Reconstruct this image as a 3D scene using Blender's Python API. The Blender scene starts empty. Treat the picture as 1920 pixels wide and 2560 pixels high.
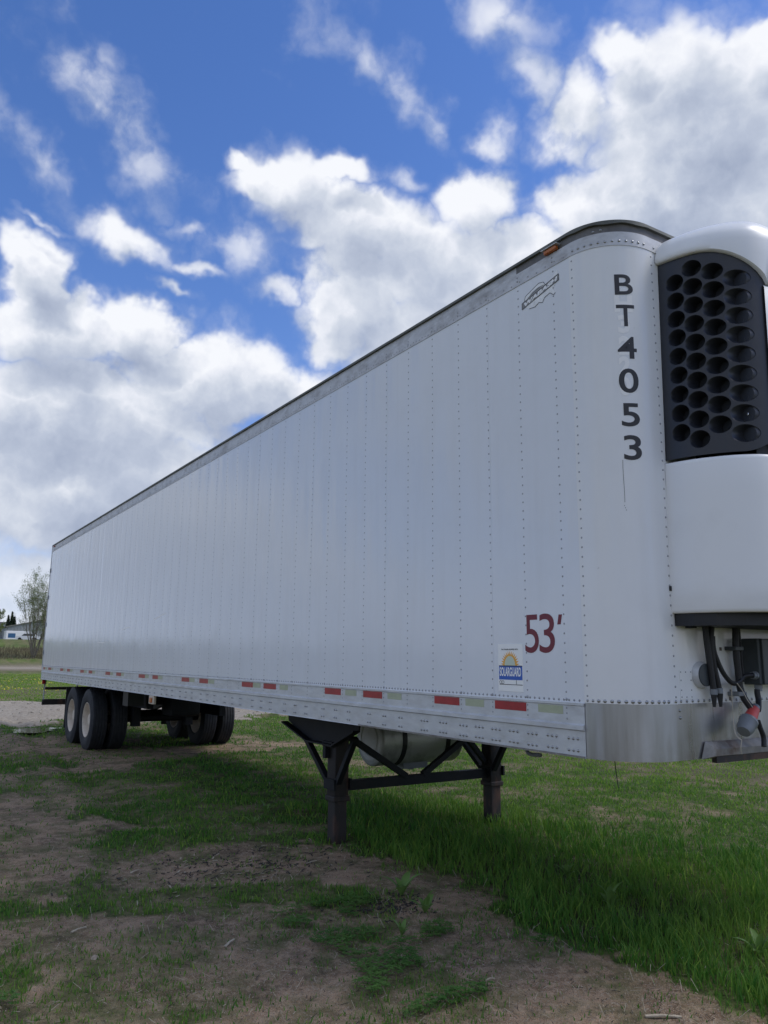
import bpy, bmesh, math, random
import numpy as np
from mathutils import Vector, Matrix, geometry
random.seed(7); rng = np.random.default_rng(7)
R = math.radians
scn = bpy.context.scene
col = scn.collection

# ------------------------------------------------------------------ camera
cam_d = bpy.data.cameras.new('camera')
cam = bpy.data.objects.new('camera', cam_d); col.objects.link(cam)
YAW, PIT, ROL = 2.5752, 0.1847, 0.0092
CX, CY, CZ = 2.6909, -3.1575, 1.5633
F = Vector((math.cos(YAW)*math.cos(PIT), math.sin(YAW)*math.cos(PIT), math.sin(PIT)))
RR = Vector((math.sin(YAW), -math.cos(YAW), 0)); UU = RR.cross(F)
R2 = RR*math.cos(ROL)+UU*math.sin(ROL); U2 = -RR*math.sin(ROL)+UU*math.cos(ROL)
m = Matrix((R2, U2, -F)).transposed().to_4x4(); m.translation = (CX, CY, CZ)
cam.matrix_world = m
cam_d.sensor_fit = 'VERTICAL'; cam_d.sensor_height = 36; cam_d.sensor_width = 27
cam_d.lens = 36*1970.5/2560
cam_d.clip_start = 0.05; cam_d.clip_end = 6000
scn.camera = cam
scn.view_settings.view_transform = 'Standard'; scn.view_settings.look = 'None'
scn.view_settings.gamma = 1; scn.view_settings.exposure = .32
scn.view_settings.use_curve_mapping = False
scn.cycles.max_bounces = 4; scn.cycles.diffuse_bounces = 3; scn.cycles.transparent_max_bounces = 8

# ------------------------------------------------------------------ sun + sky
SUN = Vector((0.42, 0.70, 1.0)).normalized()
sl = bpy.data.lights.new('sun', 'SUN'); sl.energy = 1.5; sl.angle = R(24); sl.color = (1, .955, .88)
so = bpy.data.objects.new('sun', sl); col.objects.link(so)
so.rotation_euler = SUN.to_track_quat('Z', 'Y').to_euler(); so.location = (0, 0, 30)

world = bpy.data.worlds.new('World'); scn.world = world; world.use_nodes = True
world.cycles.sampling_method = 'MANUAL'; world.cycles.sample_map_resolution = 512
class NT:
    def __init__(s, tree): s.t = tree; s.n = tree.nodes; s.l = tree.links
    def new(s, typ, **kw):
        n = s.n.new(typ)
        for k, v in kw.items(): setattr(n, k, v)
        return n
    def link(s, a, b): s.l.new(a, b)
    def set(s, sock, v):
        if isinstance(v, bpy.types.NodeSocket): s.l.new(v, sock)
        else: sock.default_value = v
    def math(s, op, a, b=None, c=None, clamp=False):
        n = s.n.new('ShaderNodeMath'); n.operation = op; n.use_clamp = clamp
        s.set(n.inputs[0], a)
        if b is not None: s.set(n.inputs[1], b)
        if c is not None: s.set(n.inputs[2], c)
        return n.outputs[0]
    def vmath(s, op, a, b=None):
        n = s.n.new('ShaderNodeVectorMath'); n.operation = op
        s.set(n.inputs[0], a)
        if b is not None: s.set(n.inputs[1], b)
        return n.outputs['Value'] if op in ('LENGTH', 'DOT_PRODUCT') else n.outputs[0]
    def mapr(s, v, a, b, c=0., d=1., smooth=False):
        n = s.n.new('ShaderNodeMapRange'); n.interpolation_type = 'SMOOTHSTEP' if smooth else 'LINEAR'
        s.set(n.inputs[0], v)
        for i, q in enumerate((a, b, c, d)): s.set(n.inputs[1+i], q)
        return n.outputs[0]
    def mix(s, f, a, b, blend='MIX'):
        n = s.n.new('ShaderNodeMix'); n.data_type = 'RGBA'; n.blend_type = blend
        s.set(n.inputs[0], f)
        for i, q in ((6, a), (7, b)):
            s.set(n.inputs[i], (*q, 1) if isinstance(q, tuple) and len(q) == 3 else q)
        return n.outputs[2]
    def noise(s, vec, scale, detail=4, rough=.5, dist=0., col=False):
        n = s.n.new('ShaderNodeTexNoise')
        if vec is not None: s.l.new(vec, n.inputs['Vector'])
        n.inputs['Scale'].default_value = scale; n.inputs['Detail'].default_value = detail
        n.inputs['Roughness'].default_value = rough; n.inputs['Distortion'].default_value = dist
        return n.outputs['Color' if col else 'Fac']

# cloud banks as ellipses in degrees: azimuth left of the view axis, elevation, radii, tilt, weight
def azel(u, v):   # photograph position (of 1659 x 2212) -> direction, used once to list where clouds stand
    u *= 1920/1659; v *= 1920/1659
    d = F*1970.5+R2*(u-960)-U2*(v-1280); d.normalize()
    a = math.atan2(d.y, d.x)-YAW
    return a, math.asin(d.z)
CL = [(120,900,300,150,0,1.2),(95,610,95,110,0,1.2),(150,720,170,110,0,1.25),(285,725,120,85,0,1.2),(430,830,250,110,-5,1.2),(250,900,300,120,0,1.2),
      (600,850,170,70,-12,1.0),(200,1060,420,170,0,1.2),(60,1240,300,90,0,.95),
      (520,352,62,42,0,.95),(620,410,150,95,12,1.1),(720,385,90,52,0,1.0),(800,520,290,120,16,1.2),(760,640,150,180,10,1.1),
      (950,600,300,150,10,1.2),(1045,420,115,105,0,1.05),(1150,540,220,120,10,1.1),(720,730,90,80,0,.95),(900,800,250,200,0,1.0),(1300,700,400,300,0,1.1),(700,1150,600,140,0,.9),(1400,1200,500,200,0,.9),
      (1500,260,300,260,0,1.3),(1350,110,110,75,0,1.0),(1240,240,110,120,0,.9),(1440,420,330,150,0,1.3),(1620,90,140,110,0,1.1),(1250,400,130,90,0,.95),(1750,300,260,400,0,1.3),
      (240,240,260,130,28,.64),(330,370,170,90,10,.58),(90,350,170,80,20,.58),(255,150,80,60,0,.5),(110,490,75,18,0,.6),
      (275,515,125,66,18,.85),(400,580,90,30,20,.7),(350,630,60,26,25,.66),
      (600,640,100,48,-5,.72),(520,545,130,100,0,.62),(420,490,70,26,-10,.6),(500,740,110,22,6,.55),
      (820,140,220,95,30,.60),(920,240,150,65,45,.62),(1060,285,95,70,20,.68),(1095,60,110,110,10,.66),(1150,180,150,80,40,.64),(170,600,40,30,0,.6),(870,385,90,50,0,.6)]
grp = bpy.data.node_groups.new('cloud_cover', 'ShaderNodeTree')
grp.interface.new_socket('Dir', in_out='INPUT', socket_type='NodeSocketVector')
grp.interface.new_socket('Density', in_out='OUTPUT', socket_type='NodeSocketFloat')
grp.interface.new_socket('Cover', in_out='OUTPUT', socket_type='NodeSocketFloat')
g = NT(grp)
gi = g.new('NodeGroupInput'); go = g.new('NodeGroupOutput')
d0 = g.vmath('NORMALIZE', gi.outputs[0])
w1 = g.noise(d0, 5., 3, .55, col=True); w1 = g.vmath('SUBTRACT', w1, (.5, .5, .5))
sc = g.new('ShaderNodeVectorMath', operation='SCALE'); g.link(w1, sc.inputs[0]); sc.inputs['Scale'].default_value = .11
w2 = g.noise(d0, 22., 3, .6, col=True); w2 = g.vmath('SUBTRACT', w2, (.5, .5, .5))
sc2 = g.new('ShaderNodeVectorMath', operation='SCALE'); g.link(w2, sc2.inputs[0]); sc2.inputs['Scale'].default_value = .05
d = g.vmath('ADD', g.vmath('ADD', d0, sc.outputs[0]), sc2.outputs[0])
sx = g.new('ShaderNodeSeparateXYZ'); g.link(g.vmath('NORMALIZE', d), sx.inputs[0])
fx, fy = math.cos(YAW), math.sin(YAW)
af = g.math('ADD', g.math('MULTIPLY', sx.outputs[0], fx), g.math('MULTIPLY', sx.outputs[1], fy))
al = g.math('ADD', g.math('MULTIPLY', sx.outputs[0], -fy), g.math('MULTIPLY', sx.outputs[1], fx))
az = g.math('ARCTAN2', al, af); el = g.math('ARCSINE', sx.outputs[2])
cb = g.new('ShaderNodeCombineXYZ'); g.link(az, cb.inputs[0]); g.link(el, cb.inputs[1])
acc = None
for (u, v, ru, rv, rot, wt) in CL:
    a0, e0 = azel(u, v); a1, _ = azel(u+ru, v); _, e1 = azel(u, v-rv)
    mp = g.new('ShaderNodeMapping', vector_type='TEXTURE'); g.link(cb.outputs[0], mp.inputs[0])
    mp.inputs['Location'].default_value = (a0, e0, 0); mp.inputs['Rotation'].default_value = (0, 0, R(rot))
    mp.inputs['Scale'].default_value = (abs(a1-a0), abs(e1-e0), 1)
    L = g.vmath('LENGTH', mp.outputs[0])
    f = g.mapr(L, 0.0, 1.7, wt, 0., True)
    acc = f if acc is None else g.math('MAXIMUM', acc, f)
# elsewhere in the sky the same broken cloud goes on
gen = g.math('MULTIPLY', g.mapr(g.noise(d0, 2.3, 3, .5), .39, .62, 0., 1.25), 1.0)
out_m = g.math('MAXIMUM', g.mapr(g.math('ABSOLUTE', az), .52, .85, smooth=True), g.mapr(el, .80, 1.1, smooth=True))
acc = g.math('MAXIMUM', acc, g.math('MULTIPLY', gen, out_m))
n1 = g.noise(d0, 8., 7, .64); n2 = g.noise(d, 34., 4, .65)
vz = g.new('ShaderNodeTexVoronoi', feature='F1'); g.link(g.vmath('ADD', d0, sc2.outputs[0]), vz.inputs['Vector']); vz.inputs['Scale'].default_value = 15
vy = g.new('ShaderNodeTexVoronoi', feature='F1'); g.link(g.vmath('ADD', d0, sc2.outputs[0]), vy.inputs['Vector']); vy.inputs['Scale'].default_value = 38
dn = g.math('ADD', acc, g.math('MULTIPLY', g.math('SUBTRACT', n1, .5), .85))
dn = g.math('ADD', dn, g.math('MULTIPLY', g.math('SUBTRACT', n2, .5), .30))
dn = g.math('ADD', dn, g.math('MULTIPLY', g.math('SUBTRACT', .38, vz.outputs['Distance']), .42))
dn = g.math('ADD', dn, g.math('MULTIPLY', g.math('SUBTRACT', .38, vy.outputs['Distance']), .22))
g.link(dn, go.inputs[0]); g.link(acc, go.inputs[1])

w = NT(world.node_tree)
bg = w.n['Background'] if 'Background' in w.n else w.new('ShaderNodeBackground')
wo = w.n['World Output'] if 'World Output' in w.n else w.new('ShaderNodeOutputWorld')
w.link(bg.outputs[0], wo.inputs[0])
tc = w.new('ShaderNodeTexCoord')
sky = w.new('ShaderNodeTexSky', sky_type='NISHITA')
sky.sun_disc = False; sky.sun_elevation = math.asin(SUN.z); sky.sun_rotation = math.atan2(SUN.x, SUN.y)
sky.air_density = 1.1; sky.dust_density = .35; sky.ozone_density = 2.4; sky.altitude = 300
BG = .085
bg.inputs['Strength'].default_value = BG
def dens(off):
    gn = w.new('ShaderNodeGroup'); gn.node_tree = grp
    w.link(w.vmath('ADD', tc.outputs['Generated'], off) if off else tc.outputs['Generated'], gn.inputs[0])
    return gn.outputs
dA, cov = dens(None)
offv = (Vector((0, 0, 1))*.045+RR*-.02)
dB = dens(tuple(offv))[0]
alpha = w.mapr(dA, .12, .70, 0, 1, True)
alpha = w.math('MULTIPLY', w.math('POWER', alpha, 1.15), w.mapr(cov, .38, .80, .28, 1., True))
rel = w.math('MULTIPLY', w.math('SUBTRACT', dA, dB), 1.2)
thick = w.mapr(dA, .55, 1.25, 0, 1, True)
lum = w.math('ADD', w.math('ADD', w.math('MULTIPLY', thick, -.42), .66), w.math('MULTIPLY', rel, .80), clamp=True)
cr = w.new('ShaderNodeValToRGB'); w.link(lum, cr.inputs[0])
e = cr.color_ramp.elements
e[0].position = 0.; e[0].color = (.36, .42, .56, 1)
e[1].position = 1.; e[1].color = (.93, .95, 1.0, 1)
for p_, c_ in ((.35, (.50, .56, .69, 1)), (.62, (.66, .71, .81, 1)), (.82, (.82, .85, .93, 1))):
    q = e.new(p_); q.color = c_
clouds = w.new('ShaderNodeVectorMath', operation='SCALE'); w.link(cr.outputs[0], clouds.inputs[0]); clouds.inputs['Scale'].default_value = .80/BG
hsv = w.new('ShaderNodeHueSaturation'); w.link(sky.outputs[0], hsv.inputs['Color'])
hsv.inputs['Saturation'].default_value = 1.24; hsv.inputs['Value'].default_value = 1.28
sz = w.new('ShaderNodeSeparateXYZ'); w.link(tc.outputs['Generated'], sz.inputs[0])
haze_f = w.mapr(sz.outputs[2], 0., .14, .75, 0., True)
blue = w.mix(1., hsv.outputs[0], (1.22, 1.02, 1.22), 'MULTIPLY')
fin = w.mix(alpha, blue, clouds.outputs[0])
hz = w.new('ShaderNodeVectorMath', operation='SCALE'); hz.inputs[0].default_value = (.52, .60, .74); hz.inputs['Scale'].default_value = 1/BG
fin = w.mix(w.math('MULTIPLY', haze_f, 1.1), fin, hz.outputs[0])
w.link(fin, bg.inputs[0])

# ------------------------------------------------------------------ numpy noise
def _hash(ix, iy, s):
    h = (ix.astype(np.int64)*374761393 + iy.astype(np.int64)*668265263 + s*2147483647) & 0xffffffff
    h = ((h ^ (h >> 13))*1274126177) & 0xffffffff
    return ((h ^ (h >> 16)) & 0xffff)/65535.
def vnoise(x, y, s=0):
    ix = np.floor(x); iy = np.floor(y); fx_ = x-ix; fy_ = y-iy
    fx_ = fx_*fx_*(3-2*fx_); fy_ = fy_*fy_*(3-2*fy_)
    a = _hash(ix, iy, s); b = _hash(ix+1, iy, s); c = _hash(ix, iy+1, s); d_ = _hash(ix+1, iy+1, s)
    return (a*(1-fx_)+b*fx_)*(1-fy_)+(c*(1-fx_)+d_*fx_)*fy_
def fbm(x, y, sc_=1., o=4, s=0, g_=.5):
    t = 0; a = 1; n = 0
    for i in range(o):
        t = t+a*vnoise(x*sc_*2**i+17.3*i, y*sc_*2**i-9.1*i, s+i*13); n += a; a *= g_
    return t/n
def inpoly(x, y, P):
    c = np.zeros(x.shape, bool); n = len(P)
    for i in range(n):
        x1, y1 = P[i]; x2, y2 = P[i-1]
        k = ((y1 > y) != (y2 > y))
        with np.errstate(divide='ignore', invalid='ignore'):
            c ^= k & (x < (x2-x1)*(y-y1)/((y2-y1) if y2 != y1 else 1e-9)+x1)
    return c
DIRT = [
 [(-2.72,-2.67),(-2.71,-2.1),(-2.57,-1.64),(-2.44,-1.19),(-2.27,-0.77),(-1.94,-0.66),(-1.58,-0.63),(-1.64,-0.32),(-2.04,-0.18),(-2.5,-0.03),(-3.03,0.21),(-2.8,0.36),(-2.3,0.53),(-1.48,0.43),(-0.98,0.31),(-0.59,0.34),(-0.32,0.41),(-0.01,0.44),(0.31,0.45),(0.81,0.42),(3.5,.6),(4.5,-4.5),(-1.5,-5)],
 [(-3.53,-1.66),(-3.9,-1.27),(-4.03,-0.85),(-4.02,-0.25),(-3.85,0.2),(-3.43,0.33),(-2.74,0.47),(-2.33,-0.13),(-2.59,-0.37),(-2.89,-0.79),(-3.11,-1.15),(-3.22,-1.54)],
 [(-8.44,-2.52),(-7.28,-1.31),(-6.01,-1.42),(-5.76,-0.77),(-5.18,-0.74),(-4.91,-1.32),(-4.37,-1.57),(-3.56,-1.82),(-3.16,-2.07),(-2.94,-2.76),(-4,-5),(-8,-5)],
 [(-17.16,-2.14),(-14.49,0.54),(-11.81,0.65),(-11.79,3.7),(-10.8,3.72),(-9.88,1.81),(-9.8,0.87),(-9.04,-0.06),(-8.84,-0.89),(-8.44,-2.52),(-8,-5),(-17,-6)]]
GRASSP = [
 [(-11.71,-1.83),(-11.21,-0.45),(-10.16,-0.3),(-9.54,-1.23),(-9.87,-1.98)],
 [(-2.6,-2.58),(-2.26,-2.26),(-1.92,-2.25),(-1.76,-2.37),(-1.82,-2.64)],
 [(-1.82,-2.64),(-1.67,-2.13),(-1.4,-1.95),(-1.0,-1.94),(-0.3,-2.18),(-0.64,-2.74)],
 [(-1.49,-1.92),(-1.48,-1.71),(-1.06,-1.74),(-0.84,-1.95),(-1.04,-2.01)],
 [(-2.02,-0.94),(-2.12,-0.14),(-1.44,-0.39),(-1.22,-0.64),(-1.45,-0.91)],
 [(-1.14,-0.74),(-0.92,-0.49),(-0.66,-0.46),(-0.49,-0.62),(-0.55,-0.9),(-0.77,-1.0)],
 [(-1.06,0.1),(-0.92,0.28),(-0.82,0.12),(-0.92,0.0)]]
CLOVER = [GRASSP[4], GRASSP[5], GRASSP[6], [(-1.75,-2.42),(-1.62,-2.35),(-1.5,-2.45),(-1.6,-2.55)]]
TALL = [(-5.4,0.99),(-2.9,0.43),(-2.39,0.6),(-1.54,0.49),(-1.06,0.38),(-0.65,0.42),(-0.36,0.45),(-0.04,0.48),(0.29,0.49),(0.72,0.6),(1.6,1.6),(0.6,2.6),(-1.34,3.1),(-2.35,2.78),(-3.88,2.74),(-5.32,2.19)]
SAND = [(-17.3,9),(-17.6,3),(-17.2,-2),(-17.5,-9),(-19,-16),(-34,-18),(-30,-6),(-28,1),(-23.5,5),(-21,9)]
def warp(x, y):
    k = .10*np.clip(np.hypot(x-CX, y-CY)/4, .6, 5)
    return (x+(fbm(x, y, 1.6, 5, 3, .62)-.5)*6*k, y+(fbm(x, y, 1.6, 5, 77, .62)-.5)*6*k)
def fields(x, y):
    wx, wy = warp(x, y)
    gr = np.full(x.shape, .92) - .60*np.clip((fbm(x, y, .9, 4, 5)-.56)*6, 0, 1)*(y < 3.5)-.35*np.clip((fbm(x, y, 2.6, 4, 15)-.58)*6, 0, 1)
    for P in DIRT: gr[inpoly(wx+(fbm(x, y, 6., 3, 211)-.5)*.35, wy+(fbm(x, y, 6., 3, 212)-.5)*.35, P)] = .03
    inner = gr < .1
    gr[inner] += .32*np.clip((fbm(x, y, 1.5, 5, 31, .6)-.52)*7, 0, 1)[inner]
    vx = wx+(fbm(x, y, 7., 3, 201)-.5)*.5; vy_ = wy+(fbm(x, y, 7., 3, 202)-.5)*.5
    for i, P in enumerate(GRASSP): gr[inpoly(vx, vy_, P)] = (.8, .75, .42, .4, .55, .42, .5)[i]
    gr = gr*np.clip(.55+1.6*(fbm(x, y, 3.3, 4, 203)-.28), .25, 1.1)
    tz = inpoly(wx+(fbm(x, y, 5., 3, 221)-.5)*.55, wy+(fbm(x, y, 5., 3, 222)-.5)*.55, TALL); gr = np.where(tz, np.maximum(gr, .8), gr)
    tall = np.clip(inpoly(wx, wy, TALL)*.85+.25*fbm(x, y, 1.1, 3, 9), 0, 1)
    sand = (inpoly(wx, wy, SAND)).astype(float)*(.75+.4*fbm(x, y, .7, 4, 21))
    dd = -x
    sand = np.maximum(sand, np.clip(1-np.abs(dd-90)/11, 0, 1)**.5*(dd > 70)*(fbm(x*.3, y, .12, 3, 4) > .25)*.85)
    gr = gr*(1-np.clip(sand*1.3, 0, 1))
    dry = np.clip((fbm(x, y, .11, 4, 41)-.42)*3, 0, 1)*np.clip((np.hypot(x, y)-14)/20, 0, 1)
    dry = np.maximum(dry, np.clip(1-np.abs(dd-119)/9, 0, 1)**.5*(dd > 100))
    # right of the trailer, a thin worn streak in the grass
    dry = np.maximum(dry, .7*np.exp(-((x+4.5)/3)**2-((y-8.2-.2*x)/.7)**2))
    return np.clip(gr, 0, 1), tall, np.clip(sand, 0, 1), np.clip(dry, 0, 1)
def hgt(x, y):
    dd = -x
    far = np.interp(dd, [0, 74, 98, 110, 125, 128, 140, 160, 400, 3000], [0, 0, .5, 1.05, 2.7, 2.75, 4.3, 4.5, 4.6, 5])
    r = np.hypot(x-CX, y-CY)
    z = far+(fbm(x, y, .9, 3, 50)-.5)*.045+(fbm(x, y, 5., 4, 60, .6)-.5)*.028
    z = z+(fbm(x, y, .05, 3, 70)-.5)*.5*np.clip((r-22)/60, 0, 1)
    z = z+inpoly(x, y, SAND)*.10*fbm(x, y, .8, 4, 88)
    # wheel ruts in the bare soil by the axles
    z = z-.05*np.exp(-((y+.55+.05*(x+10))/.22)**2)*((x < -5) & (x > -20))*(.4+fbm(x, y, 1.2, 3, 5))
    z = z+.035*np.exp(-((y+.95+.05*(x+10))/.2)**2)*((x < -5) & (x > -20))*(.4+fbm(x, y, 2.2, 3, 6))
    return z

# ------------------------------------------------------------------ materials
def mat(name, base=(.5,.5,.5), rough=.5, metal=0., spec=.5, coat=0., var=0., vscale=6., bump=0., bscale=40., dirt=None, dirt_amt=.3, dirt_scale=3., stretch=(1,1,1), rvar=0.):
    m_ = bpy.data.materials.new(name); m_.use_nodes = True
    t = NT(m_.node_tree); b = t.n['Principled BSDF']
    c = t.new('ShaderNodeTexCoord'); mp = t.new('ShaderNodeMapping'); t.link(c.outputs['Object'], mp.inputs[0]); mp.inputs['Scale'].default_value = stretch
    v = mp.outputs[0]; cc = (*base, 1)
    if var:
        n = t.noise(v, vscale, 5, .6); cc = t.mix(t.mapr(n, .3, .7), tuple(x*(1-var) for x in base), tuple(min(1, x*(1+var)) for x in base))
    if dirt:
        n = t.noise(v, dirt_scale, 6, .65); f = t.mapr(n, .5, .72, 0., dirt_amt)
        cc = t.mix(f, cc, dirt)
    t.set(b.inputs['Base Color'], cc)
    b.inputs['Roughness'].default_value = rough; b.inputs['Metallic'].default_value = metal
    b.inputs['Specular IOR Level'].default_value = spec; b.inputs['Coat Weight'].default_value = coat; b.inputs['Coat Roughness'].default_value = .05
    if rvar: t.set(b.inputs['Roughness'], t.mapr(t.noise(v, vscale*1.7, 4), .3, .7, max(0, rough-rvar), rough+rvar))
    if bump:
        bn = t.new('ShaderNodeBump'); bn.inputs['Strength'].default_value = 1; bn.inputs['Distance'].default_value = bump
        t.link(t.noise(v, bscale, 4), bn.inputs['Height']); t.link(bn.outputs[0], b.inputs['Normal'])
    return m_
M = {}
def skin_mat(name, base, bulge=True):
    m_ = bpy.data.materials.new(name); m_.use_nodes = True
    t = NT(m_.node_tree); b = t.n['Principled BSDF']
    c = t.new('ShaderNodeTexCoord'); P = c.outputs['Object']
    mp = t.new('ShaderNodeMapping'); t.link(P, mp.inputs[0]); mp.inputs['Scale'].default_value = (9, 9, .7)
    mp2 = t.new('ShaderNodeMapping'); t.link(P, mp2.inputs[0]); mp2.inputs['Scale'].default_value = (2.2, 2.2, .8)
    streak = t.mapr(t.noise(mp.outputs[0], 1., 5, .6), .5, .8, 0, .12)
    cc = t.mix(streak, base, (.52, .50, .46))
    smg = t.mapr(t.noise(P, 2.1, 6, .7), .45, .85, 0, .12)
    cc = t.mix(smg, cc, (.45, .44, .42))
    speck = t.mapr(t.noise(P, 28, 2, .5), .75, .80, 0, .25)
    cc = t.mix(speck, cc, (.30, .29, .27))
    t.set(b.inputs['Base Color'], cc)
    t.set(b.inputs['Roughness'], t.mapr(t.noise(P, 1.3, 4), .3, .7, .10, .17))
    b.inputs['Specular IOR Level'].default_value = .32
    bn = t.new('ShaderNodeBump'); bn.inputs['Strength'].default_value = 1; bn.inputs['Distance'].default_value = 1.
    h = t.math('MULTIPLY', t.noise(mp2.outputs[0], 1., 4, .55), .0075 if bulge else .0015)
    mp3 = t.new('ShaderNodeMapping'); t.link(P, mp3.inputs[0]); mp3.inputs['Scale'].default_value = (7, 7, .55)
    h = t.math('ADD', h, t.math('MULTIPLY', t.noise(mp3.outputs[0], 1., 3, .5), .0045 if bulge else .0003))
    if bulge:
        s_ = t.new('ShaderNodeSeparateXYZ'); t.link(P, s_.inputs[0])
        ph = t.math('MULTIPLY', t.math('ADD', s_.outputs[0], .736), 2*math.pi/.303)
        h = t.math('ADD', h, t.math('MULTIPLY', t.math('COSINE', ph), -.00045))
    t.link(h, bn.inputs['Height']); t.link(bn.outputs[0], b.inputs['Normal'])
    return m_
M['skin'] = skin_mat('white_trailer_skin', (.78, .81, .85))
M['corner'] = skin_mat('white_corner_skin', (.84, .85, .85), False)
M['unit'] = mat('white_moulded_plastic', (.84,.85,.85), .32, spec=.45, dirt=(.45,.45,.42), dirt_amt=.12, dirt_scale=2.5)
M['alu'] = mat('dull_aluminium_rail', (.60,.62,.64), .42, .35, dirt=(.25,.22,.19), dirt_amt=.30, dirt_scale=3.2, stretch=(1,1,3), var=.12, rvar=.1)
M['alu_top'] = mat('weathered_top_rail', (.54,.55,.56), .5, .2, dirt=(.17,.15,.13), dirt_amt=.6, dirt_scale=2.6, var=.15, stretch=(1.6,1.6,3))
def steel_mat():
    m_ = bpy.data.materials.new('stained_stainless_steel'); m_.use_nodes = True
    t = NT(m_.node_tree); b = t.n['Principled BSDF']; c = t.new('ShaderNodeTexCoord'); P = c.outputs['Object']
    mp = t.new('ShaderNodeMapping'); t.link(P, mp.inputs[0]); mp.inputs['Scale'].default_value = (6, 6, .5)
    s1 = t.noise(mp.outputs[0], 1, 5, .62); s2 = t.noise(P, 2.6, 3, .5)
    cc = t.mix(t.mapr(s1, .36, .66), (.34, .335, .33), (.56, .57, .59))
    cc = t.mix(t.mapr(s2, .4, .7, 0, .6), cc, (.42, .42, .42))
    s_ = t.new('ShaderNodeSeparateXYZ'); t.link(P, s_.inputs[0])
    low = t.mapr(s_.outputs[2], 1.22, 1.07, 0, 1)
    frt = t.mapr(s_.outputs[1], .35, .62, 0, 1)
    n = t.mapr(t.noise(P, 9, 5, .7), .42, .62)
    cc = t.mix(t.math('MULTIPLY', t.math('MULTIPLY', n, low), t.math('ADD', t.math('MULTIPLY', frt, .75), .12)), cc, (.13, .075, .045))
    t.set(b.inputs['Base Color'], cc); b.inputs['Metallic'].default_value = .75
    t.set(b.inputs['Roughness'], t.mapr(t.noise(mp.outputs[0], 2, 4), .3, .7, .24, .42))
    return m_
M['steel'] = steel_mat()
M['roof'] = mat('dark_roof_edge', (.13,.135,.12), .6, .2, var=.35, vscale=5)
M['band'] = mat('grimy_upper_band', (.16,.155,.15), .6, .2, dirt=(.03,.03,.03), dirt_amt=.9, dirt_scale=3, var=.3)
M['rivet'] = mat('dull_rivet', (.34,.35,.37), .4, .4)
M['bolt'] = mat('bright_bolt', (.36,.37,.38), .3, .9)
M['red'] = mat('red_reflective_tape', (.36,.025,.03), .35, var=.18, vscale=14)
M['pale'] = mat('aged_white_reflective_tape', (.42,.46,.32), .4, var=.10, vscale=14)
M['maroon'] = mat('maroon_vinyl', (.17,.012,.028), .4)
M['ink'] = mat('charcoal_vinyl', (.025,.025,.028), .45)
M['ghost'] = mat('clean_paint_under_removed_letters', (.93,.92,.89), .3)
M['black'] = mat('black_plastic', (.012,.013,.016), .5, var=.3)
M['grille'] = mat('dark_grey_grille_plastic', (.022,.025,.033), .38, var=.15, vscale=3)
M['deep'] = mat('grille_recess_plastic', (.018,.021,.028), .55)
M['frame'] = mat('black_painted_steel', (.007,.009,.013), .6, var=.3, dirt=(.03,.022,.016), dirt_amt=.3, dirt_scale=7, spec=.3)
M['legs'] = mat('rusty_black_landing_leg', (.018,.015,.015), .65, dirt=(.11,.050,.033), dirt_amt=.85, dirt_scale=3.5, stretch=(2,2,.8), bump=.002, bscale=30)
M['tank'] = mat('dull_aluminium_tank', (.56,.57,.56), .45, .5, dirt=(.06,.06,.055), dirt_amt=.6, dirt_scale=5, bump=.002, bscale=9)
M['tank_end'] = mat('pale_tank_end', (.62,.62,.60), .6, .1, dirt=(.12,.12,.11), dirt_amt=.4, dirt_scale=5)
M['rubber'] = mat('tyre_rubber', (.014,.017,.022), .75, dirt=(.06,.052,.045), dirt_amt=.15, dirt_scale=6, var=.3, vscale=12, bump=.002, bscale=60)
M['rim'] = mat('tan_painted_rim', (.64,.57,.48), .55, dirt=(.18,.13,.09), dirt_amt=.4, dirt_scale=7, var=.12)
M['amber'] = mat('amber_lens', (.45,.12,.02), .25)
M['clear'] = mat('amber_lamp_housing', (.55,.48,.38), .4)
M['redlens'] = mat('red_lens', (.35,.02,.02), .25)
M['hose'] = mat('black_rubber_hose', (.014,.015,.018), .55)
M['grey'] = mat('grey_plastic', (.19,.21,.23), .45, var=.1)
M['plugred'] = mat('red_plug_plastic', (.60,.09,.08), .5, var=.12, vscale=20)
M['box'] = mat('dark_grey_metal_box', (.040,.050,.056), .45, var=.15)
M['string'] = mat('dirty_string', (.50,.46,.38), .9)
M['rust'] = mat('rusty_lip', (.26,.25,.23), .6, .4, dirt=(.10,.055,.03), dirt_amt=.9, dirt_scale=5, var=.3, vscale=11)
M['dark_lip'] = mat('dark_lower_lip', (.03,.026,.024), .7, dirt=(.12,.06,.035), dirt_amt=.8, dirt_scale=7)
M['sticker'] = mat('white_sticker', (.92,.93,.91), .35)
M['blue'] = mat('sticker_blue', (.03,.12,.50), .4)
M['orange'] = mat('sticker_orange', (.85,.42,.05), .4)
M['cream'] = mat('sticker_cream', (.60,.68,.55), .4)
M['logo_white'] = mat('faded_logo_white', (.86,.87,.86), .4, var=.15, vscale=40)
M['logo_dark'] = mat('faded_logo_grey', (.07,.075,.08), .4)
M['logo_grey'] = mat('faded_logo_mid_grey', (.22,.22,.22), .4)
M['chrome'] = mat('bright_fitting', (.6,.6,.6), .25, .9)
M['bark'] = mat('grey_brown_bark', (.19,.17,.14), .9, var=.3)
M['water'] = mat('shallow_puddle', (.10,.09,.07), .04, spec=.8)
M['wood'] = mat('weathered_wood', (.42,.36,.27), .8, var=.3, vscale=30)
M['barnwall'] = mat('grey_ribbed_cladding', (.30,.32,.33), .6, var=.1, vscale=1)
M['barnroof'] = mat('grey_brown_metal_roof', (.22,.21,.19), .6, var=.1, vscale=1)
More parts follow.
